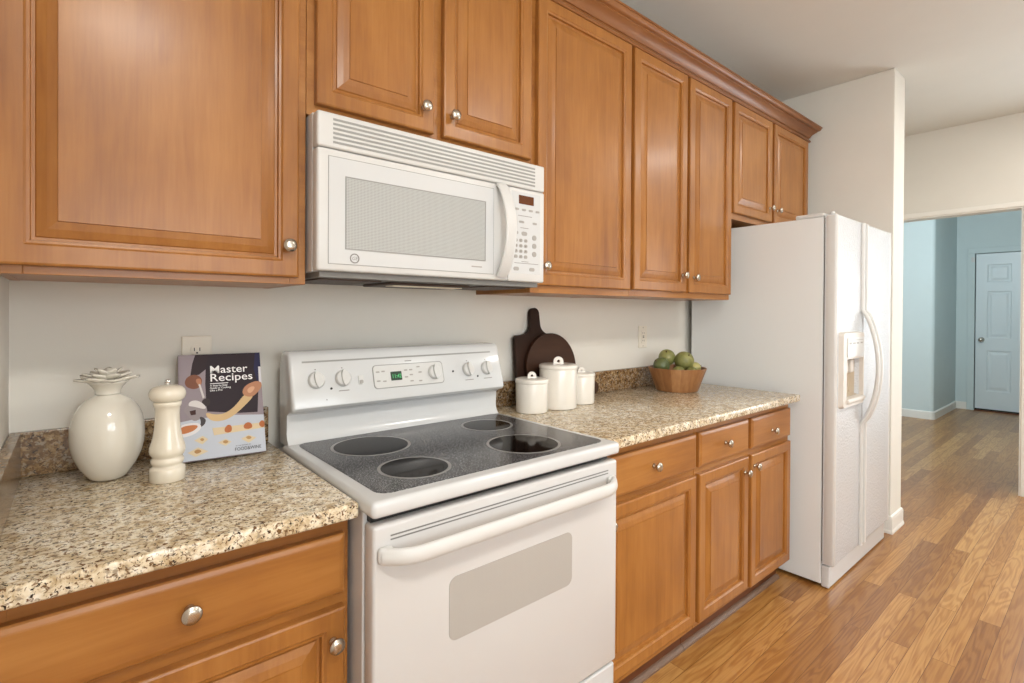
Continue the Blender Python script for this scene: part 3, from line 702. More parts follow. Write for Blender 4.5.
# ------------------------------------------------------------------ refrigerator
fr = thing('refrigerator', 'white side-by-side refrigerator with a door ice dispenser', 'refrigerator', (2.70, -0.4, 0))
Pf = lambda name, bm, m, par=None, sm=None: P(name, bm, m, par or fr, sm)
FX0, FX1, FYD = 2.263, 3.135, -0.786
Pf('body', boxes((FX0, FX1, -0.045, -0.729, 0.018, 1.760), r=0.004), M['fridge_side'])
Pf('gasket', boxes((FX0+0.008, FX1-0.008, -0.7292, -0.7365, 0.125, 1.755)), M['gasket'])
Pf('base_grille', boxes((FX0+0.002, FX1-0.002, -0.7292, -0.765, 0.006, 0.108), r=0.006), M['enamel'])
Pf('door_gap', boxes((FX0+0.03, FX1-0.02, -0.735, -0.762, 0.106, 0.118)), M['dark'])
def door_front(bm, x0, x1, z0, z1, yb, yf, hole=None, depth=0.06):
    """solid door with softened edges and, if asked, a rectangular pocket in the face"""
    if not hole:
        add_box(bm, x0, x1, yb, yf, z0, z1, r=0.012, seg=4); return
    c = 0.010
    rings = [[(x0, yb, z0), (x1, yb, z0), (x1, yb, z1), (x0, yb, z1)]]
    for e, d in ((0, c), (c*0.3, c*0.3), (c, 0)):
        rings.append([(x0+e, yf+d, z0+e), (x1-e, yf+d, z0+e), (x1-e, yf+d, z1-e), (x0+e, yf+d, z1-e)])
    hx0, hx1, hz0, hz1 = hole
    rings.append([(hx0, yf, hz0), (hx1, yf, hz0), (hx1, yf, hz1), (hx0, yf, hz1)])
    rings.append([(hx0+0.006, yf+depth, hz0+0.01), (hx1-0.006, yf+depth, hz0+0.01), (hx1-0.006, yf+depth, hz1-0.005), (hx0+0.006, yf+depth, hz1-0.005)])
    V = [[bm.verts.new(p) for p in r] for r in rings]
    bm.faces.new(list(reversed(V[0]))); 
    for A, B in zip(V, V[1:]):
        for s in range(4): bm.faces.new((A[s], A[(s+1) % 4], B[(s+1) % 4], B[s]))
    bm.faces.new(V[-1])
ZD0, ZD1 = 0.118, 1.768
bm = bmesh.new(); door_front(bm, FX0-0.004, 2.640, ZD0, ZD1, -0.737, FYD, hole=(2.355, 2.585, 0.895, 1.082), depth=0.045); fz = Pf('freezer_door', bm, M['pebble'], sm=40)
bm = bmesh.new(); door_front(bm, 2.650, FX1-0.006, ZD0, ZD1, -0.737, FYD); fd = Pf('fridge_door', bm, M['pebble'], sm=40)
# smooth edge stile on the freezer's hinge side
bm = bmesh.new(); add_box(bm, FX0-0.0055, FX0+0.020, -0.7375, FYD-0.0015, ZD0-0.001, ZD1+0.001, r=0.010, seg=3); Pf('door_edge', bm, M['plastic'], fz, sm=50)
bm = bmesh.new(); add_box(bm, FX1-0.036, FX1-0.0045, -0.7375, FYD-0.0015, ZD0-0.001, ZD1+0.001, r=0.010, seg=3); Pf('door_edge', bm, M['plastic'], fd, sm=50)
def fhandle(x, par):
    pts = []
    zs = [ZD0+0.006] + [0.40, 0.70] + [0.745+0.575*i/24 for i in range(25)] + [1.36, 1.6, ZD1-0.006]
    for z in zs:
        y = FYD-0.004
        if 0.745 <= z <= 1.32: y -= 0.070*math.sin(PI*(z-0.745)/0.575)**0.7
        pts.append((x, y, z))
    bm = bmesh.new(); sec = [(0.013*math.copysign(abs(math.cos(2*PI*j/14))**0.7, math.cos(2*PI*j/14)), 0.009*math.sin(2*PI*j/14)) for j in range(14)]
    add_sweep(bm, pts, sec, Vector((0, -1, 0)))
    return Pf('handle', bm, M['plastic'], par, sm=60)
fhandle(2.618, fz); fhandle(2.672, fd)
# dispenser
bm = bmesh.new()
dx0, dx1, dz0_, dz1_ = 2.295, 2.598, 0.852, 1.215
O = rrect(dx0, dx1, dz0_, dz1_, 0.018, 5); I = rrect(2.352, 2.588, 0.893, 1.084, 0.006, 5)
yo, yi = FYD-0.020, FYD-0.018
A = [bm.verts.new((a, FYD+0.001, b_)) for a, b_ in O]
cxm, czm = (dx0+dx1)/2, (dz0_+dz1_)/2
Bv = [bm.verts.new((cxm+(a-cxm)*0.965, yo, czm+(b_-czm)*0.97)) for a, b_ in O]; C_ = [bm.verts.new((a, yi, b_)) for a, b_ in I]; D_ = [bm.verts.new((a, FYD+0.001, b_)) for a, b_ in I]
nO = len(O)
for X_, Y_ in ((A, Bv), (Bv, C_), (C_, D_)):
    for i in range(nO): bm.faces.new((X_[i], X_[(i+1) % nO], Y_[(i+1) % nO], Y_[i]))
dsp = Pf('dispenser_frame', bm, M['cream'], fz)
bm = bmesh.new(); 
V0 = [(2.354, FYD+0.001, 0.895), (2.586, FYD+0.001, 0.895), (2.586, FYD+0.001, 1.082), (2.354, FYD+0.001, 1.082)]
V1 = [(2.362, FYD+0.042, 0.906), (2.578, FYD+0.042, 0.906), (2.578, FYD+0.042, 1.076), (2.362, FYD+0.042, 1.076)]
a = [bm.verts.new(p) for p in V0]; b2 = [bm.verts.new(p) for p in V1]
for s in range(4): bm.faces.new((a[s], a[(s+1) % 4], b2[(s+1) % 4], b2[s]))
bm.faces.new(b2); Pf('recess', bm, M['cream_dark'], fz)
bm = bmesh.new(); add_prism(bm, rrect(2.352, 2.586, 1.094, 1.188, 0.008, 4), fn, FYD-0.017, FYD-0.0225); Pf('dispenser_panel', bm, M['plastic'], fz)
for x0_, x1_, z0_, z1_ in ((2.37, 2.40, 1.155, 1.165), (2.42, 2.455, 1.156, 1.163), (2.475, 2.505, 1.156, 1.163), (2.53, 2.56, 1.156, 1.163), (2.37, 2.565, 1.174, 1.176)): bm = bmesh.new(); add_box(bm, x0_, x1_, FYD-0.022, FYD-0.0232, z0_, z1_); Pf('dispenser_button', bm, M['keys'], fz)
for x in (2.41, 2.49): bm = bmesh.new(); add_box(bm, x, x+0.04, FYD+0.005, FYD+0.030, 1.010, 1.076, r=0.006); Pf('dispenser_lever', bm, M['cream'], fz)
bm = bmesh.new(); add_box(bm, 2.345, 2.592, FYD-0.030, FYD+0.02, 0.872, 0.896, r=0.008, seg=3); Pf('drip_tray', bm, M['cream'], fz)
for x in (FX0+0.004, FX1-0.10): bm = bmesh.new(); add_box(bm, x, x+0.096, -0.60, -0.728, 1.7605, 1.782, r=0.008, seg=3); Pf('hinge_cover', bm, M['plastic'])
bm = bmesh.new(); add_lathe(bm, [(0, 0.012), (0.010, 0.012), (0.015, 0.008), (0.016, 0)], FX0+0.015, -0.760, ZD1, 20); Pf('hinge_pin', bm, M['plastic'], fz)

# ------------------------------------------------------------------ outlets
def outlet(label, x, z, kind):
    t = thing('wall_outlet', label, 'outlet', (x, 0, z-0.058))
    bm = bmesh.new(); add_box(bm, x-0.036, x+0.036, -0.0005, -0.006, z-0.058, z+0.058, r=0.003); pl = obj('cover_plate', bm, M['outlet'], t)
    if kind == 'duplex':
        for s in (-1, 1):
            bm = bmesh.new(); add_prism(bm, [(0.017*math.cos(a)*(1 if abs(math.cos(a)) < .85 else .95), 0.0145*math.sin(a)) for a in [2*PI*i/24 for i in range(24)]], lambda a, b_, d: (x+a, d, z+s*0.0195+b_), -0.005, -0.0085); rc = obj('receptacle', bm, M['outlet'], t)
            bm = boxes((x-0.0075, x-0.0055, -0.0082, -0.009, z+s*0.0195-0.003, z+s*0.0195+0.006), (x+0.0055, x+0.0075, -0.0082, -0.009, z+s*0.0195-0.003, z+s*0.0195+0.006), (x-0.002, x+0.002, -0.0082, -0.009, z+s*0.0195-0.010, z+s*0.0195-0.006)); obj('slots', bm, M['black'], rc)
    else:
        bm = bmesh.new(); add_box(bm, x-0.017, x+0.017, -0.005, -0.009, z-0.034, z+0.034, r=0.002); rc = obj('receptacle', bm, M['outlet'], t)
        bm = bmesh.new()
        for s in (-1, 1):
            for k in (-1, 1): add_box(bm, x+k*0.0065-0.001, x+k*0.0065+0.001, -0.0088, -0.0095, z+s*0.02-0.004, z+s*0.02+0.004)
        for k in (-1, 1): add_box(bm, x-0.006, x+0.006, -0.0088, -0.0095, z+k*0.004-0.002, z+k*0.004+0.002)
        obj('slots', bm, M['dark'], rc)
    bm = bmesh.new()
    for s in (-1, 1) if kind != 'duplex' else (0,): add_lathe(bm, [(0, 0.003), (0.0012, 0.0025), (0.0013, 0)], x, -0.006, z+s*0.048, 12, axis='y')
    obj('screw', bm, M['nickel'], pl)
outlet('almond wall outlet partly hidden behind the cookbook', -0.187, 1.172, 'duplex')
outlet('almond wall outlet above the right counter, near the fruit bowl', 1.855, 1.174, 'decora')

# ------------------------------------------------------------------ things on the left counter
CT = 0.9145
def squash(bm, cx, cy, k):
    for v in bm.verts: v.co.x = cx+(v.co.x-cx)*k; v.co.y = cy+(v.co.y-cy)*k
pj = thing('pineapple_jar', 'glossy white ceramic pineapple jar with leafy crown, in the left corner', 'jar', (-0.385, -0.150, CT))
px, py = -0.385, -0.150
bm = bmesh.new()
add_lathe(bm, [(h*0.193, r*0.0825) for h, r in ((0, .36), (.008, .42), (.03, .50), (.087, .615), (.174, .765), (.304, .92), (.42, .985), (.52, 1.0), (.63, .99), (.74, .935), (.82, .85), (.88, .75), (.93, .62), (.965, .48), (.985, .38), (1.0, .33), (1.003, 0))], px, py, CT, 64)
squash(bm, px, py, 0.84); obj('jar_body', bm, M['ceramic'], pj, smooth=True)
bm = bmesh.new()
add_lathe(bm, [(0.1942, 0.0285), (0.196, 0.0278), (0.202, 0.029), (0.210, 0.034), (0.218, 0.042), (0.223, 0.048), (0.2265, 0.030), (0.226, 0.0)], px, py, CT, 32)
def leaf(az, r0, r1, z0, z1, wid, droop):
    n = 7; top = []; th = 0.0032
    c, s = math.cos(az), math.sin(az)
    rows = []
    for i in range(n):
        u = i/(n-1); r = r0+(r1-r0)*u; z = z0+(z1-z0)*u - droop*(u-0.5)**2*4*0.25 + droop*0.25
        hw = wid*(math.sin(PI*(0.28+0.72*u))**0.8) if u < 1 else 0.0008
        rows.append([(r, -hw, z+0.004*(1-u)+0.002), (r, 0, z), (r, hw, z+0.004*(1-u)+0.002)])
    def w_(p, dz): return (px+p[0]*c-p[1]*s, py+p[0]*s+p[1]*c, CT+p[2]+dz)
    T = [[bm.verts.new(w_(p, th/2)) for p in r] for r in rows]; B_ = [[bm.verts.new(w_(p, -th/2)) for p in r] for r in rows]
    for i in range(n-1):
        for j in range(2):
            bm.faces.new((T[i][j], T[i][j+1], T[i+1][j+1], T[i+1][j])); bm.faces.new((B_[i][j], B_[i+1][j], B_[i+1][j+1], B_[i][j+1]))
        bm.faces.new((T[i][0], T[i+1][0], B_[i+1][0], B_[i][0])); bm.faces.new((T[i][2], B_[i][2], B_[i+1][2], T[i+1][2]))
    bm.faces.new((T[0][0], B_[0][0], B_[0][1], T[0][1])); bm.faces.new((T[0][1], B_[0][1], B_[0][2], T[0][2]))
    bm.faces.new((T[-1][0], T[-1][1], B_[-1][1], B_[-1][0])); bm.faces.new((T[-1][1], T[-1][2], B_[-1][2], B_[-1][1]))
for i in range(8): leaf(2*PI*i/8+0.15, 0.026, 0.073, 0.217, 0.228+0.005*(i % 2), 0.0255, 0.004)
for i in range(7): leaf(2*PI*i/7+0.5, 0.012, 0.055, 0.224, 0.240, 0.0200, 0.003)
for i in range(5): leaf(2*PI*i/5+0.2, 0.002, 0.032, 0.228, 0.250, 0.0150, 0.002)
squash(bm, px, py, 0.84); obj('leaf_crown', bm, M['ceramic'], pj, smooth=True)

mx_, my_ = -0.282, -0.246
pm = thing('pepper_mill', 'cream turned pepper mill in front of the cookbook', 'pepper mill', (mx_, my_, CT))
bm = bmesh.new()
add_lathe(bm, [(0, 0.038), (0.0015, 0.0393), (0.027, 0.0393), (0.030, 0.0375), (0.032, 0.0335), (0.036, 0.0325), (0.039, 0.0345), (0.043, 0.0365), (0.048, 0.0362), (0.051, 0.0335), (0.0535, 0.0328), (0.056, 0.0345), (0.062, 0.0385), (0.069, 0.0397), (0.077, 0.0385), (0.088, 0.0350), (0.102, 0.0312), (0.120, 0.0283), (0.138, 0.0268), (0.155, 0.0268), (0.166, 0.0278), (0.168, 0.0298), (0.171, 0.0308), (0.176, 0.0312), (0.1785, 0.0300), (0.179, 0)], mx_, my_, CT, 56)
squash(bm, mx_, my_, 0.89); obj('mill_body', bm, M['ceramic_mill'], pm, smooth=True)
bm = bmesh.new(); add_lathe(bm, [(0.1792, 0.030), (0.1815, 0.034), (0.186, 0.0385), (0.193, 0.0405), (0.200, 0.0400), (0.206, 0.0372), (0.211, 0.0318), (0.214, 0.023), (0.2155, 0.010), (0.2157, 0)], mx_, my_, CT, 56); squash(bm, mx_, my_, 0.89); obj('mill_cap', bm, M['ceramic_mill'], pm, smooth=True)
bm = bmesh.new(); add_lathe(bm, [(0.2155, 0.0055), (0.218, 0.0055), (0.219, 0.004), (0.220, 0.0062), (0.226, 0.0062), (0.2272, 0.005), (0.2273, 0)], mx_, my_, CT, 24); obj('finial_nut', bm, M['chrome'], pm)

# cookbook leaning on the wall
BL, BR = Vector((-0.243, -0.148, CT)), Vector((-0.050, -0.163, CT)); TL = Vector((-0.243, -0.048, 1.172))
ex = (BR-BL); BW = ex.length; ex.normalize(); ey = (TL-BL); ey -= ex*ey.dot(ex); BH = ey.length; ey.normalize(); ez = ex.cross(ey)
if ez.y > 0: ez = -ez
bk = thing('cookbook', 'cookbook with dark photo cover leaning on the wall behind the pepper mill', 'book', ((BL.x+BR.x)/2, BL.y, CT))
TH = 0.020
lift = Vector((0, 0, 0.0092))
def K(u, v, d=0.0): return BL+lift+ex*(u*BW)+ey*(v*BH)+ez*d
def slab_k(bm, u0, u1, v0, v1, d0, d1): add_prism(bm, [(u0, v0), (u1, v0), (u1, v1), (u0, v1)], K, d0, d1)
bm = bmesh.new(); slab_k(bm, 0.005, 0.985, 0.006, 0.994, -TH+0.0022, -0.0022); obj('page_block', bm, M['paper'], bk)
bm = bmesh.new(); slab_k(bm, 0, 1, 0, 1, -0.0022, 0); slab_k(bm, 0, 1, 0, 1, -TH, -TH+0.0022); slab_k(bm, -0.008, 0.004, 0, 1, -TH, 0); obj('cover', bm, flat('cover_mauve', (146, 134, 140), 0.4, spec=0.15), bk)
CS = [
 ('table', (192, 197, 207), [(0,.36),(.194,.379),(.63,.381),(1,.357),(1,0),(0,0)]),
 ('torso', (48, 38, 44), [(.321,1),(1,1),(1,.87),(.958,.661),(.923,.388),(.682,.396),(.305,.438),(.299,.709)]),
 ('sleeve', (52, 40, 44), [(.192,1),(.345,1),(.312,.852),(.232,.801),(.127,.787),(.154,.91)]),
 ('sleeve_r', (46, 44, 74), [(.938,1),(1,1),(1,.774),(.95,.662),(.908,.834)]),
 ('shirt', (214, 212, 216), [(.969,.851),(1,.85),(1,.659),(.964,.642)]),
 ('hand', (126, 82, 64), [(.062,.746),(.098,.788),(.175,.807),(.242,.783),(.269,.738),(.24,.677),(.173,.659),(.106,.674),(.067,.702)]),
 ('hand_light', (176, 122, 94), [(.182,.759),(.248,.765),(.258,.702),(.211,.696)]),
 ('crank', (206, 200, 198), [(.219,.704),(.24,.709),(.287,.576),(.264,.565)]),
 ('machine', (150, 140, 142), [(.105,.543),(.277,.523),(.318,.455),(.29,.407),(.167,.346),(.093,.404),(.062,.441),(.037,.464)]),
 ('machine_dark', (58, 48, 48), [(.256,.551),(.305,.57),(.355,.549),(.346,.496),(.285,.485),(.247,.508)]),
 ('machine_light', (216, 210, 208), [(.117,.551),(.21,.554),(.298,.492),(.29,.457),(.158,.496),(.09,.506)]),
 ('machine_slot', (66, 40, 36), [(.109,.455),(.178,.464),(.179,.419),(.123,.416)]),
 ('machine_foot', (74, 68, 70), [(.214,.404),(.298,.37),(.277,.315),(.209,.289),(.237,.34)]),
 ('sheet', (206, 176, 132), [(.292,.433),(.397,.399),(.527,.403),(.651,.468),(.764,.573),(.844,.587),(.886,.551),(.808,.49),(.662,.394),(.531,.337),(.379,.335),(.3,.385)]),
 ('hand', (184, 132, 102), [(.74,.593),(.772,.651),(.846,.685),(.935,.704),(.996,.688),(1,.64),(.931,.577),(.866,.543),(.78,.553)]),
 ('hand_light', (214, 166, 134), [(.809,.627),(.877,.655),(.915,.635),(.857,.581),(.81,.589)]),
 ('bowl', (224, 220, 220), [(0,.325),(.053,.341),(.19,.344),(.239,.313),(.226,.273),(.146,.233),(.042,.217),(0,.226)]),
 ('filling', (192, 120, 74), [(0,.306),(.056,.323),(.17,.324),(.206,.307),(.149,.268),(.045,.248),(0,.255)]),
 ('strip', (214, 194, 160), [(.361,.276),(1,.28),(1,.228),(.379,.206)]),
 ('dollop', (176, 104, 62), [(.506,.263),(.547,.296),(.59,.283),(.595,.228),(.544,.214),(.503,.23)]),
 ('dollop', (176, 104, 62), [(.735,.271),(.782,.299),(.833,.287),(.85,.242),(.796,.228),(.739,.239)]),
 ('dollop', (176, 104, 62), [(.934,.282),(.968,.302),(1,.292),(1,.234),(.961,.231),(.931,.254)]),
 ('ravioli', (214, 196, 162), [(.152,.18),(.249,.215),(.311,.177),(.241,.136)]), ('ravioli', (214, 196, 162), [(.421,.135),(.514,.162),(.581,.128),(.508,.095)]),
 ('ravioli', (214, 196, 162), [(.697,.144),(.79,.173),(.887,.139),(.788,.098)]), ('ravioli', (214, 196, 162), [(.074,.075),(.193,.114),(.306,.067),(.162,.03)]),
 ('ravioli_fill', (182, 142, 96), [(.211,.186),(.247,.197),(.269,.177),(.239,.162)]), ('ravioli_fill', (182, 142, 96), [(.469,.136),(.513,.153),(.551,.131),(.509,.113)]),
 ('ravioli_fill', (182, 142, 96), [(.749,.152),(.795,.166),(.835,.144),(.791,.126)]), ('ravioli_fill', (170, 130, 84), [(.139,.081),(.191,.1),(.24,.074),(.175,.053)]),
]
bm = bmesh.new(); mats = []
def chaikin(p, n):
    for _ in range(n):
        q = []
        for (x0, y0), (x1, y1) in zip(p, p[1:]+p[:1]): q += [(x0*.75+x1*.25, y0*.75+y1*.25), (x0*.25+x1*.75, y0*.25+y1*.75)]
        p = q
    return p
for i, (nm, c, pts) in enumerate(CS):
    if nm in ('hand', 'hand_light', 'sheet', 'bowl', 'filling', 'dollop', 'machine', 'machine_dark', 'machine_light', 'machine_foot', 'ravioli_fill'): pts = chaikin(pts, 2)
    mats.append(flat('print_'+nm, c, 0.45, spec=0.15)); d = 0.00004*(i+1)
    f = bm.faces.new([bm.verts.new(K(u, v, d)) for u, v in pts]); f.material_index = i
bmesh.ops.triangulate(bm, faces=bm.faces[:])
obj('cover_picture', bm, mats, bk)
WH = flat('white_print', (238, 236, 236), 0.4); BLK = flat('black_print', (30, 30, 34), 0.4)
def ktext(name, s, u, v, wid, hgt, m, bold):
    cu = bpy.data.curves.new('t', 'FONT'); cu.body = s; cu.size = 1; t = bpy.data.objects.new('t', cu); COL.objects.link(t)
    dg = bpy.context.evaluated_depsgraph_get(); dg.update(); w_ = t.evaluated_get(dg).dimensions.x
    bpy.data.objects.remove(t); bpy.data.curves.remove(cu)
    sx = wid/w_
    text_mesh(s, 1.0, lambda x, y: K(u+x*sx, v+y*hgt/0.72, 0.0019), name, m, bk, bold=bold)
ktext('title_print', 'Master', 0.352, 0.805, 0.46, 0.078, WH, 0.006)
ktext('title_print', 'Recipes', 0.350, 0.724, 0.52, 0.078, WH, 0.006)
bm = bmesh.new(); slab_k(bm, 0.355, 0.575, 0.700, 0.706, 0.0005, 0.0014); obj('title_rule', bm, WH, bk)
ktext('subtitle_print', 'A Step-by-Step', 0.353, 0.674, 0.21, 0.018, WH, 0.01)
ktext('subtitle_print', 'Guide to Cooking', 0.351, 0.650, 0.25, 0.018, WH, 0.01)
ktext('subtitle_print', 'Like a Pro', 0.350, 0.627, 0.15, 0.018, WH, 0.01)
ktext('publisher_print', 'FOOD&WINE', 0.615, 0.036, 0.32, 0.032, BLK, 0.0)
ktext('publisher_print', 'BY THE EDITORS OF', 0.628, 0.078, 0.18, 0.010, BLK, 0.0)

# ------------------------------------------------------------------ things on the right counter
def canister(label, x, y, r, hb, top):
    c = thing('canister', label, 'canister', (x, y, CT), 'lidded white kitchen canisters')
    bm = bmesh.new(); h = hb-CT
    add_lathe(bm, [(0, r-0.007), (0.002, r-0.004), (0.006, r-0.003), (h-0.004, r-0.002), (h, r-0.003)], x, y, CT, 56); o = obj('canister_body', bm, M['canister'], c); smooth_by_angle(o, 40)
    bm = bmesh.new(); ht = top-hb
    add_lathe(bm, [(h+0.0003, r-0.001), (h+0.003, r+0.0006), (h+ht*0.45, r+0.0006), (h+ht*0.8, r-0.001), (h+ht*0.92, r-0.006), (h+ht, r-0.02), (h+ht+0.001, 0)], x, y, CT, 56); ld = obj('lid', bm, M['canister'], c); smooth_by_angle(ld, 40)
    # loop-shaped tab with a finger hole, facing the room
    bm = bmesh.new(); k = r*0.26; n = 24; zc = top+k*0.42; a_ = math.radians(-35); dx, dy = math.cos(a_), math.sin(a_)
    def W(a, b_, d): return (x+a*dx-d*dy, y+a*dy+d*dx, zc+b_)
    ou = []; inn = []
    for i in range(n):
        t = 2*PI*i/n; q = (k*math.cos(t), k*math.sin(t))
        if q[1] < -k*0.4: q = (math.copysign(min(abs(q[0])*1.35, k*1.12), q[0]), -k*0.40)
        ou.append(q); inn.append((k*0.30*math.cos(t), k*0.30*math.sin(t)+k*0.08))
    hd = 0.0065
    F0 = [bm.verts.new(W(*q, hd)) for q in ou]; F1 = [bm.verts.new(W(*q, hd)) for q in inn]; B0_ = [bm.verts.new(W(*q, -hd)) for q in ou]; B1 = [bm.verts.new(W(*q, -hd)) for q in inn]
    for i in range(n):
        j = (i+1) % n
        for q in ((F0[i], F0[j], F1[j], F1[i]), (B0_[i], B1[i], B1[j], B0_[j]), (F0[i], B0_[i], B0_[j], F0[j]), (F1[i], F1[j], B1[j], B1[i])): bm.faces.new(q)
    o = obj('lid_tab', bm, M['canister'], ld); smooth_by_angle(o, 50)
canister('medium white lidded canister nearest the range', 0.914, -0.165, 0.0645, 1.026, 1.046)
canister('largest white lidded canister, middle of the three', 1.060, -0.164, 0.0785, 1.073, 1.092)
canister('smallest white lidded canister, farthest from the range', 1.211, -0.152, 0.0600, 1.030, 1.046)

def lean(bx, by, bz, tilt):
    """board frame: local (a, b, d) -> world, leaning back by tilt"""
    s, c = math.sin(tilt), math.cos(tilt)
    return lambda a, b_, d: Vector((bx+a, by+b_*s+d*c*-1, bz+b_*c-d*s*-0 - 0.0)) if False else Vector((bx+a, by+b_*s-d*c, bz+b_*c+d*s))
# rectangular board with a handle
t = thing('cutting_board', 'dark rectangular paddle cutting board leaning on the wall behind the canisters', 'cutting board', (1.04, -0.05, CT))
W = lean(1.057, -0.045, CT, math.radians(5.5))
hw, hb, hs_ = 0.119, 0.290, 0.025
pts = [(-hw+0.01, 0), (hw-0.01, 0), (hw, 0.01), (hw, hb-0.012), (hw-0.012, hb)]
for i in range(9): a = i/8; pts.append((0.075-0.048*math.sin(a*PI/2), hb+0.002+0.046*(1-math.cos(a*PI/2))))
for i in range(11): a = math.radians(0+180*i/10); pts.append((hs_*math.cos(a), 0.380+hs_*math.sin(a)))
for i in range(9): a = 1-i/8; pts.append((-0.075+0.048*math.sin(a*PI/2), hb+0.002+0.046*(1-math.cos(a*PI/2))))
pts += [(-hw+0.012, hb), (-hw, hb-0.012), (-hw, 0.01)]
bm = bmesh.new(); add_prism(bm, pts, W, 0.0, 0.017)
bmesh.ops.bevel(bm, geom=[e for e in bm.edges if len(e.link_faces) == 2 and e.calc_face_angle(0) > 1.2 and max(len(f.verts) for f in e.link_faces) > 8], offset=0.003, segments=2, profile=0.5, affect='EDGES')
obj('board', bm, M['board'], t)
# round board with its handle pointing down to the right
t = thing('cutting_board', 'round dark paddle board leaning in front of the rectangular board', 'cutting board', (1.16, -0.09, CT))
W = lean(1.122, -0.0665, CT, math.radians(5.3)); rr = 0.147; cz = 0.149
hd_ = Vector((0.285, -0.118)).normalized(); ang = math.atan2(hd_.y, hd_.x); pts = []
hl = 0.283; hwid = 0.030; da = math.asin(0.034/rr)
a = ang+da
steps = 60
for i in range(steps+1):
    th = ang+da+(2*PI-2*da)*i/steps; pts.append((rr*math.cos(th), cz+rr*math.sin(th)))
pv = Vector((-hd_.y, hd_.x)); cc = hd_*hl
for i in range(11):
    th = -PI/2+PI*i/10; q = cc+hd_*(hwid*math.cos(th))+pv*(hwid*math.sin(th)); pts.append((q.x, cz+q.y))
bm = bmesh.new(); add_prism(bm, pts, W, 0.0, 0.015)
bmesh.ops.bevel(bm, geom=[e for e in bm.edges if len(e.link_faces) == 2 and e.calc_face_angle(0) > 1.2 and max(len(f.verts) for f in e.link_faces) > 8], offset=0.003, segments=2, profile=0.5, affect='EDGES')
obj('board', bm, M['board_round'], t)

# wooden stave bowl and its fruit
bx, by = 1.862, -0.206
t = thing('fruit_bowl', 'flared wooden stave bowl near the end of the right counter', 'bowl', (bx, by, CT))
bm = bmesh.new()
add_lathe(bm, [(0, 0.096), (0.002, 0.100), (0.111, 0.1395), (0.1145, 0.1395), (0.1155, 0.137), (0.1145, 0.1325), (0.016, 0.092), (0.012, 0.085), (0.012, 0)], bx, by, CT, 72)
def staves():
    m, nt, b = newmat('acacia_staves'); L = nt.links
    tc = nt.nodes.new('ShaderNodeTexCoord'); sp = nt.nodes.new('ShaderNodeSeparateXYZ'); L.new(tc.outputs['Object'], sp.inputs[0])
    at = nt.nodes.new('ShaderNodeMath'); at.operation = 'ARCTAN2'; L.new(sp.outputs[1], at.inputs[0]); L.new(sp.outputs[0], at.inputs[1])
    ml = nt.nodes.new('ShaderNodeMath'); ml.operation = 'MULTIPLY'; ml.inputs[1].default_value = 18/(2*PI); L.new(at.outputs[0], ml.inputs[0])
    fl = nt.nodes.new('ShaderNodeMath'); fl.operation = 'FLOOR'; L.new(ml.outputs[0], fl.inputs[0])
    wn = nt.nodes.new('ShaderNodeTexWhiteNoise'); wn.noise_dimensions = '1D'; L.new(fl.outputs[0], wn.inputs['W'])
    mp = nt.nodes.new('ShaderNodeMapping'); mp.inputs['Scale'].default_value = (70, 70, 6); L.new(tc.outputs['Object'], mp.inputs['Vector'])
    nz = nt.nodes.new('ShaderNodeTexNoise'); nz.inputs['Scale'].default_value = 1; nz.inputs['Detail'].default_value = 4; L.new(mp.outputs[0], nz.inputs['Vector'])
    mx = nt.nodes.new('ShaderNodeMix'); mx.inputs[0].default_value = 0.45; L.new(wn.outputs['Value'], mx.inputs[2]); L.new(nz.outputs['Fac'], mx.inputs[3])
    r = ramp(nt, [(0.15, s2l((104, 64, 36))), (0.5, s2l((142, 96, 56))), (0.85, s2l((178, 130, 84)))]); L.new(mx.outputs[0], r.inputs[0]); L.new(r.outputs[0], b.inputs['Base Color'])
    b.inputs['Roughness'].default_value = 0.4
    return m
o = obj('bowl_shell', bm, staves(), t); smooth_by_angle(o, 40)
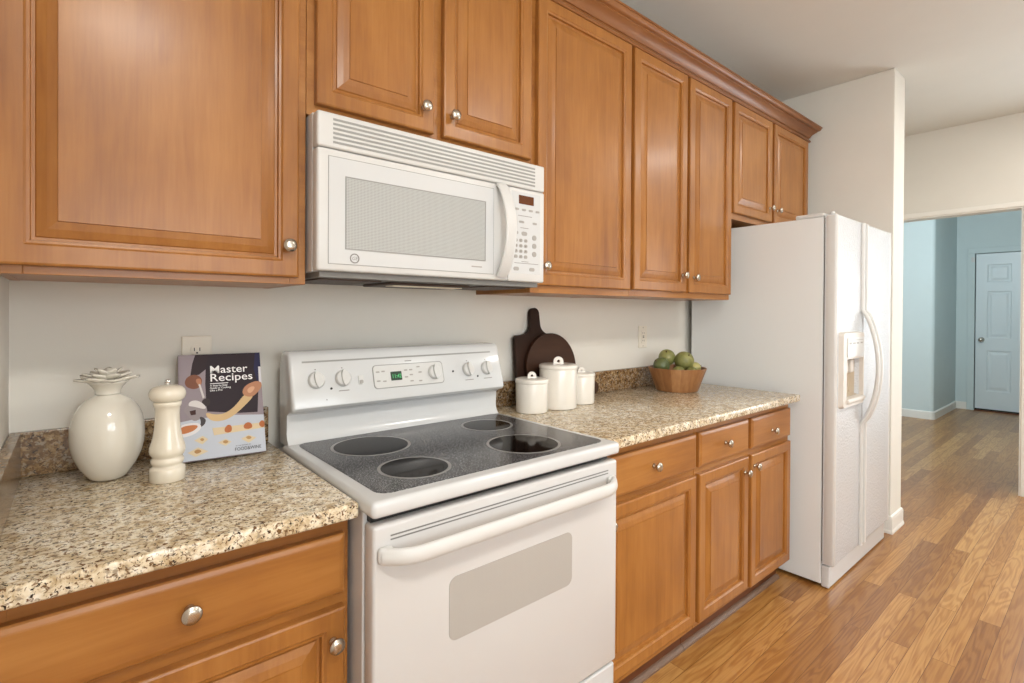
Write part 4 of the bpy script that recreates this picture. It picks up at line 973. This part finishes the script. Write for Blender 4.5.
def fruitmat(name, c1, c2):
    m, nt, b = newmat(name); tc = nt.nodes.new('ShaderNodeTexCoord')
    nz = nt.nodes.new('ShaderNodeTexNoise'); nz.inputs['Scale'].default_value = 26; nz.inputs['Detail'].default_value = 5
    nt.links.new(tc.outputs['Object'], nz.inputs['Vector']); r = ramp(nt, [(0.35, s2l(c1)), (0.65, s2l(c2))])
    nt.links.new(nz.outputs['Fac'], r.inputs[0]); nt.links.new(r.outputs[0], b.inputs['Base Color']); b.inputs['Roughness'].default_value = 0.4
    return m
FG = fruitmat('green_rind', (112, 114, 60), (150, 148, 90)); FD = fruitmat('dark_green_rind', (72, 84, 48), (104, 112, 68)); FY = fruitmat('pale_green_rind', (170, 164, 104), (196, 188, 128))
STEM = flat('dry_stem', (84, 62, 40), 0.8)
def fruit(label, x, y, z, r, m, tilt, sq=1.0):
    f = thing('fruit', label, 'fruit', (x, y, z-r), 'round green fruits in the wooden bowl')
    rot = Matrix.Translation((x, y, z)) @ Matrix.Rotation(tilt[1], 4, 'Z') @ Matrix.Rotation(tilt[0], 4, 'Y')
    tb = bmesh.new(); pr = []
    for i in range(21):
        a = -PI/2+PI*i/20; rr_ = r*math.cos(a); hh = r*sq*math.sin(a)
        if i in (19,): hh -= 0.001
        if i == 20: hh -= 0.004
        pr.append((hh, rr_ if 0 < i < 20 else 0))
    add_lathe(tb, pr, seg=36); bm = bmesh.new(); merge(bm, tb, 0, rot); obj('rind', bm, m, f, smooth=True)
    ts = bmesh.new(); add_lathe(ts, [(r*sq-0.006, 0.0035), (r*sq+0.001, 0.003), (r*sq+0.0025, 0.0038), (r*sq+0.003, 0)], seg=10); bm = bmesh.new(); merge(bm, ts, 0, rot); obj('stem', bm, STEM, f)
fruit('dark green round fruit at the left rim of the wooden bowl', 1.783, -0.168, 1.040, 0.040, FD, (0.9, 2.6))
fruit('green round fruit at the top of the pile, behind the largest one', 1.858, -0.150, 1.074, 0.042, FG, (0.7, 3.6))
fruit('largest yellow-green round fruit at the front of the bowl pile', 1.893, -0.226, 1.060, 0.048, FG, (0.8, 4.4))
fruit('small pale fruit at the right rim of the wooden bowl', 1.943, -0.258, 1.026, 0.028, FY, (1.2, 5.4))
fruit('green fruit low in the bowl, tucked under the dark green one', 1.808, -0.248, 1.012, 0.030, FG, (1.2, 3.9))
fruit('green fruit low in the bowl, below the largest fruit', 1.860, -0.288, 1.012, 0.028, FG, (1.4, 4.6))
